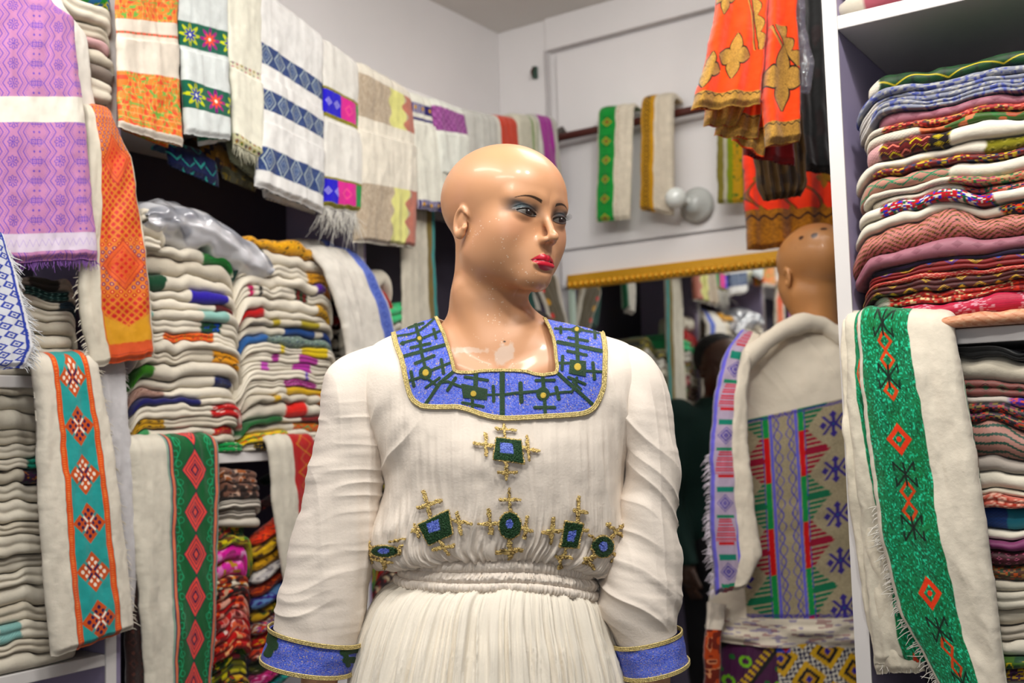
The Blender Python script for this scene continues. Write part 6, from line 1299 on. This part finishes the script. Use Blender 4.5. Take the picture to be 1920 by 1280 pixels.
def p_side(x, s, t):
    C = A3(s, t, 'b4a8b8'); X = x-.032; h = np.mod(t, .15)
    C = put(C, '7a74d0', ln(np.abs(X)-.028, .0035)); C = put(C, 'c43048', 1.0*(h < .05)*(np.mod(t, .006) < .0034)*(np.abs(X) < .020+.2*(h-.03))); C = put(C, 'c01c38', 1.0*(np.abs(h-.055) < .0035)*(np.abs(X) < .018))
    C = put(C, '1f8a78', 1.0*(np.abs(h-.085) < .006)*(np.abs(X) < .02)); C = put(C, '4a3c9c', 1.0*(np.abs(X)+np.abs(h-.115) < .020)*(np.abs(np.mod(np.abs(X)+np.abs(h-.115), .008)-.004) < .0022)); C = put(C, '3a8a6c', 1.0*(np.abs(h-.145) < .004)*(np.abs(X) < .02))
    return C
hang('side_drape', None, None, [(1384, 628, 1424, 640, D2-.05), (1356, 668, 1408, 680, D2-.10), (1338, 740, 1400, 745, D2-.12), (1330, 850, 1402, 850, D2-.13), (1330, 960, 1416, 960, D2-.135), (1334, 1040, 1428, 1040, D2-.14), (1342, 1112, 1396, 1100, D2-.14)], D2, cols('e2dacb', [(.0, .55, p_side)]), plane='f', th=.022, back=0, nx=150, ny=360, sd=71, wr=.004, parent=sh, fringe=('d8cfd8', .014, 160, 'l'))
def p_eth(P, V, th):
    X, Zz = P[..., 0], P[..., 2]; x0 = l2(1455, 1200, -.1)[0]; z0 = l2(1450, 1190, -.1)[2]; u = X-x0; v = z0-Zz
    C = A3(X, Zz, '1a1430'); a = (u*.8+v*.6); b = (-u*.6+v*.8); lf = u < 0
    q = .007; A_, B_ = np.floor(a/q), np.floor(b/q)
    Lc = A3(X, Zz, '5a1c54'); Lc = put(Lc, 'd8b82c', 1.0*(np.mod(a, .085) < .016)*(np.mod(B_, 2) < 1)); Lc = put(Lc, '14100c', 1.0*(np.abs(np.mod(a, .085)-.02) < .004)); Lc = put(Lc, '2f7a3c', 1.0*(np.hypot(np.mod(a, .085)-.045, np.mod(b, .04)-.02) < .006)); Lc = put(Lc, '8fc84c', 1.0*(np.abs(np.hypot(np.mod(a, .085)-.07, np.mod(b, .06)-.03)-.010) < .003))
    Rc = A3(X, Zz, '241c54'); da = np.maximum(np.abs(np.mod(a, .075)-.0375), np.abs(np.mod(b, .075)-.0375)); Rc = put(Rc, 'd8b42c', 1.0*(np.abs(da-.024) < .005)); Rc = put(Rc, 'e0dcd0', 1.0*(np.abs(da-.033) < .004)*(np.mod(A_+B_, 2) < 1)); Rc = put(Rc, '141018', 1.0*(da < .018)); Rc = put(Rc, 'c8a028', 1.0*(da < .012)); Rc = put(Rc, '3a2c9c', 1.0*(da < .006))
    Rc = put(Rc, '2a5ad0', 1.0*(u < .03)*(v < .04)); Rc = put(Rc, 'c02430', 1.0*(np.abs(u-.02)+np.abs(v-.025) < .014))
    return np.where(lf[..., None], Lc, Rc)
sk2 = loft2([(1352, 1150, 1690, 1150, 126, 112), (1346, 1200, 1694, 1200, 130, 115), (1340, 1300, 1700, 1300, 138, 122), (1320, 1700, 1730, 1700, 170, 150), (1300, 2050, 1750, 2050, 200, 180)], 300, 360 if FAST else 760, p_eth, lambda P, V, th: .006*ridge(vn(th*9, V*2, 0, 5))*sm(.02, .2, V), 'skirt', M_satin, None)
tag(sk2, 'purple, black and yellow geometric printed skirt on the rear-facing mannequin', 'skirt')
hang('folded_cloth', 'white cloth with rust figures hanging at the left of the printed skirt', 'cloth', [(1326, 1128, 1362, 1135, D2-.06), (1320, 1200, 1352, 1200, D2-.08), (1318, 1300, 1350, 1300, D2-.08), (1322, 1420, 1352, 1420, D2-.08)], D2, bands('d8d0c4', [(.06, 1, p_geo('b85a34', ['d8a07c', '7a3424'], .02, 3, kind=3))]), plane='f', th=.014, back=0, nx=60, sd=72)
# ------------------------------------------------------------------ orange embroidered garments hanging from the ceiling
OR_ = 'f2682e'
def leaf(u, v, cx, cy, ang, L, Wd):
    c, s = math.cos(ang), math.sin(ang); a = (u-cx)*c+(v-cy)*s; b = -(u-cx)*s+(v-cy)*c; k = np.clip(a/L, 0, 1)
    return np.where((a > 0) & (a < L), np.abs(b)-Wd*np.sin(np.clip(k**.75, 0, 1)*pi), 9)
def quatre(u, v, cx, cy, r, rot=0.0, sy=1.25):
    V_ = (v-cy)/sy+cy; d = np.hypot(u-cx, V_-cy)-r*.22
    for k in range(4): d = np.minimum(d, leaf(u, V_, cx+.10*r*math.cos(rot+k*pi/2), cy+.10*r*math.sin(rot+k*pi/2), rot+k*pi/2, r, r*.36))
    return d
def p_or(mot, scal, hem, W0):
    """millimetre motifs on orange cloth: gold figures outlined in black"""
    def f(x, s, t):
        u, v = s*W0, t*1000; C = A3(u, v, OR_); d = np.full(np.broadcast(u, v).shape, 99.)
        for m in mot: d = np.minimum(d, quatre(u, v, *m))
        for (x0, y0, x1, y1, n, w) in scal:
            k = np.clip(((u-x0)*(x1-x0)+(v-y0)*(y1-y0))/((x1-x0)**2+(y1-y0)**2), 0, 1); dx = ((u-x0)*(y1-y0)-(v-y0)*(x1-x0))/math.hypot(x1-x0, y1-y0)
            e = np.maximum(-dx, dx-w*(.35+.65*np.abs(np.sin(k*n*pi)))); e = np.where((v > min(y0, y1)) & (v < max(y0, y1)), e, 99); d = np.minimum(d, e); C = put(C, '140c08', 1.0*(np.abs(dx+6+2*np.sin(k*9)) < 1.1)*(e < 98)); C = put(C, 'b8965a', 1.0*(np.abs(dx+9+2*np.sin(k*9)) < 1.8)*(e < 98))
        gl = hx('b8965a')*(1+.35*vn(u*.9, v*.9, 0, 3))[..., None]
        C = lerp(C, hx('140c08'), sm(3.0, 2.2, d)); C = lerp(C, gl, sm(.6, -.2, d))
        h = hem-v; C = lerp(C, gl, 1.0*(h < 9)*(h > -40)); C = put(C, '140c08', 1.0*(np.abs(h-4.5-2.2*np.sin(u*.45)) < 1.1)*(h > -3))
        return C
    return f
og = empty('skirt', tuple(on_f(1420, -250, 2.06))); tag(og, 'orange skirt with gold cross embroidery and ruffled hem hanging bunched above the mirror', 'skirt')
fA = p_or([(62, 262+9, 34), (10, 300, 26), (20, 150, 30), (70, 60, 30)], [(82, 120, 118, 258, 4, 20), (50, 10, 90, 120, 4, 18)], 351, 132)
fB = p_or([(34, 318, 40, 0, 1.5), (20, 110, 28)], [(12, 215, 62, 296, 3, 22), (60, 20, 30, 120, 3, 12)], 413, 72)
SC_ = 2.06/2000
def gpan(nm, keys, hempx, f, sd, D, th=.02, wv=(.008, 2.2, 0, .3)): return hang(nm, None, None, keys, D, f, plane='f', th=th, back=0, nx=170, ny=380, sd=sd, wr=.004, parent=og, waves=wv)
gpan('inner_ruffle', [(1350, -120, 1400, -120), (1335, 100, 1440, 100), (1318, 238, 1380, 236)], 0, p_or([], [], 366, 80), 81, 2.10)
gpan('inner_ruffle', [(1380, -120, 1440, -120), (1370, 100, 1440, 100), (1338, 255, 1420, 262)], 0, p_or([], [], 388, 80), 82, 2.12)
gpan('inner_ruffle', [(1390, -120, 1450, -120), (1380, 100, 1450, 100), (1372, 262, 1430, 296)], 0, p_or([], [], 408, 70), 83, 2.14)
gpan('inner_ruffle', [(1410, -120, 1480, -120), (1400, 150, 1480, 150), (1392, 292, 1490, 312)], 0, lambda x, s, t: A3(s, t, '8a1c10'), 84, 2.17)
gpan('skirt_panel', [(1350, -140, 1436, -140), (1345, -10, 1438, -10), (1332, 70, 1434, 70), (1315, 140, 1430, 140), (1295, 208, 1424, 196)], 206, fA, 85, 2.04)
gpan('skirt_panel', [(1432, -140, 1488, -140), (1440, 0, 1488, 0), (1436, 100, 1494, 100), (1426, 190, 1497, 190), (1434, 278, 1498, 266)], 278, fB, 86, 2.05, th=.03, wv=(.006, 1.2, .5, .3))
V, Q = tube([on_f(1418, -330, 2.12), on_f(1418, -260, 2.12), on_f(1416, -130, 2.10)], .004, 8); mk('hanger_hook', V, Q, bpy.data.materials['dull_iron'], parent=og)
V, Q = tube([on_f(1345, -120, 2.10), on_f(1416, -150, 2.10), on_f(1492, -120, 2.10)], .007, 8); mk('hanger_bar', V, Q, M_dark, parent=og)
o2 = empty('dress', tuple(on_f(1480, 250, 2.62))); tag(o2, 'second orange dress with black scroll embroidery hanging behind the bald brown mannequin head', 'dress')
def p_scroll(x, s, t):
    u, v = s*230, t*1000; C = A3(u, v, 'ea5828'); w = 26*np.sin(v*.045+u*.012); k = np.mod(u+w, 58)-29
    C = put(C, '2a1408', ln(np.abs(k)-3.2, 1.1, .6)); C = put(C, '7a6a2c', bl(np.abs(k)-2.2, .6)*.8); C = put(C, '9a7a34', bl(quatre(np.mod(u, 70)-35, np.mod(v, 90)-45, 0, 0, 20), .6)*.9); h = 245-v
    C = lerp(C, hx('a8782c')*(1+.3*vn(u*.3, v*.3, 0, 3))[..., None], 1.0*(h < 34)); return put(C, '4a2a14', 1.0*(np.abs(h-16-5*np.sin(u*.2)) < 3))
hang('skirt_part', None, None, [(1392, 250, 1588, 240, 2.66), (1394, 380, 1586, 375, 2.64), (1400, 470, 1584, 455, 2.64)], 2.6, p_scroll, plane='f', th=.03, back=0, nx=220, ny=260, sd=87, parent=o2, waves=(.010, 3.5, 1, .2))
hang('bodice_part', None, None, [(1480, -120, 1580, -120, 2.72), (1484, 60, 1584, 60, 2.70), (1450, 200, 1588, 200, 2.69), (1400, 290, 1590, 290, 2.68)], 2.6, lambda x, s, t: put(A3(s, t, '8a2410'), '2a1408', 1.0*(vn(x*60, t*60, 0, 3) > .2)), plane='f', th=.03, back=0, nx=120, ny=200, sd=88, parent=o2)
hang('ruffled_blouse', None, None, [(1396, -100, 1480, -100, 2.22), (1400, 200, 1500, 200, 2.30), (1412, 290, 1510, 290, 2.32), (1420, 352, 1512, 345, 2.32), (1432, 378, 1500, 368, 2.32)], 2.3, lambda x, s, t: put(A3(s, t, '6a5228'), '3a2c18', .7*sm(0, .3, vn(x*90, t*40, 0, 3))), plane='f', th=.02, back=0, nx=110, ny=160, sd=89, waves=(.006, 5.5, 0, .1), mt=M_satin, parent=og)  # dull gold hem of a ruffled blouse, only parented to the orange skirt
hang('dark_garment', 'black garment hanging between the orange skirt and the right shelving', 'garment', [(1484, -160, 1574, -160, 2.45), (1490, 0, 1580, 0, 2.45), (1492, 150, 1584, 150, 2.44), (1500, 300, 1590, 300, 2.43), (1510, 322, 1590, 330, 2.43)], 2.4, lambda x, s, t: put(A3(s, t, '120e0e'), '2a1a14', 1.0*(vn(x*50, t*30, 0, 4) > .4)), plane='f', th=.03, back=0, nx=90, ny=160, sd=90, waves=(.006, 3, 0, .1))
m = mat('thin_clear_plastic', hx('8a8c94'), .15, spec=1.0, coat=.7, alpha=.35, bump=[('noise', 50, 1.0, .01)])
q = hang('plastic_cover', 'crumpled clear plastic cover edge hanging beside the orange skirt', 'plastic cover', [(1490, -60, 1502, -60, 2.08), (1492, 60, 1510, 62, 2.08), (1494, 120, 1524, 125, 2.07), (1496, 175, 1516, 178, 2.07)], 2.07, solid('8a8c94'), plane='f', th=.012, back=0, nx=30, ny=100, sd=91, mt=m, wr=.006)
rl = empty('garment_rail', tuple(on_f(1450, -330, 2.3))); tag(rl, 'steel ceiling rail above the frame that carries the hanging garments', 'rail')
a = on_f(1418, -330, 1.95); b = on_f(1500, -250, 2.85); b[2] = a[2]
V, Q = tube([a, b], .012, 12); mk('rod', V, Q, bpy.data.materials['steel_stand'], parent=rl)
for p in (a, b): V, Q = tube([p, [p[0], p[1], ZC]], .006, 8); mk('drop_rod', V, Q, bpy.data.materials['steel_stand'], parent=rl)
# ------------------------------------------------------------------ the shop visitor seen in the mirror
PS = np.array([2.33, 1.555, 0.0]); PF_ = np.array([.60, -.80, 0]); PF_ /= np.linalg.norm(PF_); PL = np.array([-PF_[1], PF_[0], 0])
wp = lambda L: PS+L[..., 0:1]*PL+L[..., 1:2]*PF_+L[..., 2:3]*Z0
HP = np.array([0, .01, 1.545])
def arms_(p, g):
    d = None
    for s in (-1, 1):
        e = s_cap(p, (s*.175, 0, 1.365), (s*.225, -.02, 1.08), .052+g, .042+g); e = smin(e, s_cap(p, (s*.225, -.02, 1.08), (s*.205, .07, .87), .042+g, .030+g), .02)
        d = e if d is None else np.minimum(d, e)
    return d
def person(p):
    hp = p-HP.astype(np.float32); near = np.abs(hp).max(-1) < .16; d = np.linalg.norm(hp, axis=-1)-.11
    if near.any(): d[near] = head_sdf(hp[near])
    d = smin(d, s_cap(p, (0, -.015, 1.48), (0, -.02, 1.36), .05, .056), .03)
    d = smin(d, s_ell(p, (0, -.01, 1.23), (.165, .10, .20)), .05); d = smin(d, s_ell(p, (0, -.01, .97), (.15, .11, .17)), .05); d = smin(d, arms_(p, 0), .03)
    for s in (-1, 1):
        d = smin(d, smin(s_cap(p, (s*.085, -.01, .90), (s*.09, .0, .48), .080, .055), s_cap(p, (s*.09, 0, .48), (s*.09, -.01, .08), .054, .035), .02), .03)
        d = smin(d, s_cap(p, (s*.09, -.03, .045), (s*.10, .13, .035), .038, .032), .03)
        h = np.array([s*.203, .085, .82]); d = smin(d, s_cap(p, (s*.205, .07, .87), h, .026, .030), .015)
        for i in range(4): b = h+np.array([0, (i-1.5)*.018, -.01]); m_ = b+np.array([-s*.008, .002, -.036]); d = smin(d, smin(s_cap(p, b, m_, .0095, .0085), s_cap(p, m_, m_+np.array([-s*.016, 0, -.026+.003*i]), .0085, .007), .004), .003)
        b = h+np.array([0, .024, .02]); d = smin(d, s_cap(p, b, b+np.array([-s*.012, .030, -.045]), .012, .008), .01)
    return d
pe = empty('person', tuple(PS)); tag(pe, 'person in a dark green sweater and dark trousers, seen reflected in the mirror', 'person')
V, Q = isosurface(person, (-.30, -.18, -.02), (.30, .22, 1.68), .008, 1); C = np.broadcast_to(hx('4a2c1e'), V.shape)
mk('body', wp(V), Q, mat('skin', attr=True, rough=.5), C, parent=pe)
def swe(p):
    d = smin(s_ell(p, (0, -.01, 1.23), (.185, .125, .215)), s_ell(p, (0, -.01, 1.0), (.175, .135, .16)), .06); d = smin(d, arms_(p, .014), .04); d = smin(d, s_cap(p, (0, -.015, 1.42), (0, -.015, 1.38), .062, .08), .03)
    d = d-.004*vn(p[:, 0]*18, p[:, 1]*18, p[:, 2]*10, 3); return smax(smax(d, p[:, 2]-1.435, .005), .865-p[:, 2], .005)
V, Q = isosurface(swe, (-.32, -.2, .84), (.32, .22, 1.46), .009, 1); mk('sweater', wp(V), Q, mat('green_knit', hx('0e2f2a'), .95), parent=pe)
def tro(p):
    d = s_ell(p, (0, -.01, .93), (.165, .125, .14))
    for s in (-1, 1): d = smin(d, smin(s_cap(p, (s*.085, -.01, .90), (s*.09, .0, .48), .094, .072), s_cap(p, (s*.09, 0, .48), (s*.09, -.01, .10), .072, .062), .02), .03)
    return smax(smax(d, p[:, 2]-.96, .005), .07-p[:, 2], .005)
V, Q = isosurface(tro, (-.30, -.2, .04), (.30, .22, 1.0), .01, 1); mk('trousers', wp(V), Q, mat('dark_trousers', hx('1c1a20'), .9), parent=pe)
def hair(p):
    d = s_ell(p-HP.astype(np.float32), (0, -.022, .036), (.085, .102, .084))-.002*vn(p[:, 0]*160, p[:, 1]*160, p[:, 2]*160, 3); q = p-HP.astype(np.float32); return smax(d, -(q[:, 2]-.048+.85*(-(q[:, 1]-.055))*1.0), .01) if False else smax(d, (q[:, 1]*.9-(q[:, 2]-.02)*.75)-.025, .008)
V, Q = isosurface(hair, HP-.13, HP+.14, .005, 1); mk('hair', wp(V), Q, mat('black_hair', hx('0d0a0a'), .8), parent=pe)
def shoe(s): return lambda p: smax(smin(s_ell(p, (s*.095, .05, .045), (.047, .13, .05)), s_cap(p, (s*.09, -.03, .05), (s*.09, -.03, .09), .045), .03), .004-p[:, 2], .004)
for s in (-1, 1): V, Q = isosurface(shoe(s), (s*.095-.07, -.12, -.01), (s*.095+.07, .2, .16), .008, 1); mk('shoe', wp(V), Q, mat('shoe_leather', hx('16130f'), .5), parent=pe)
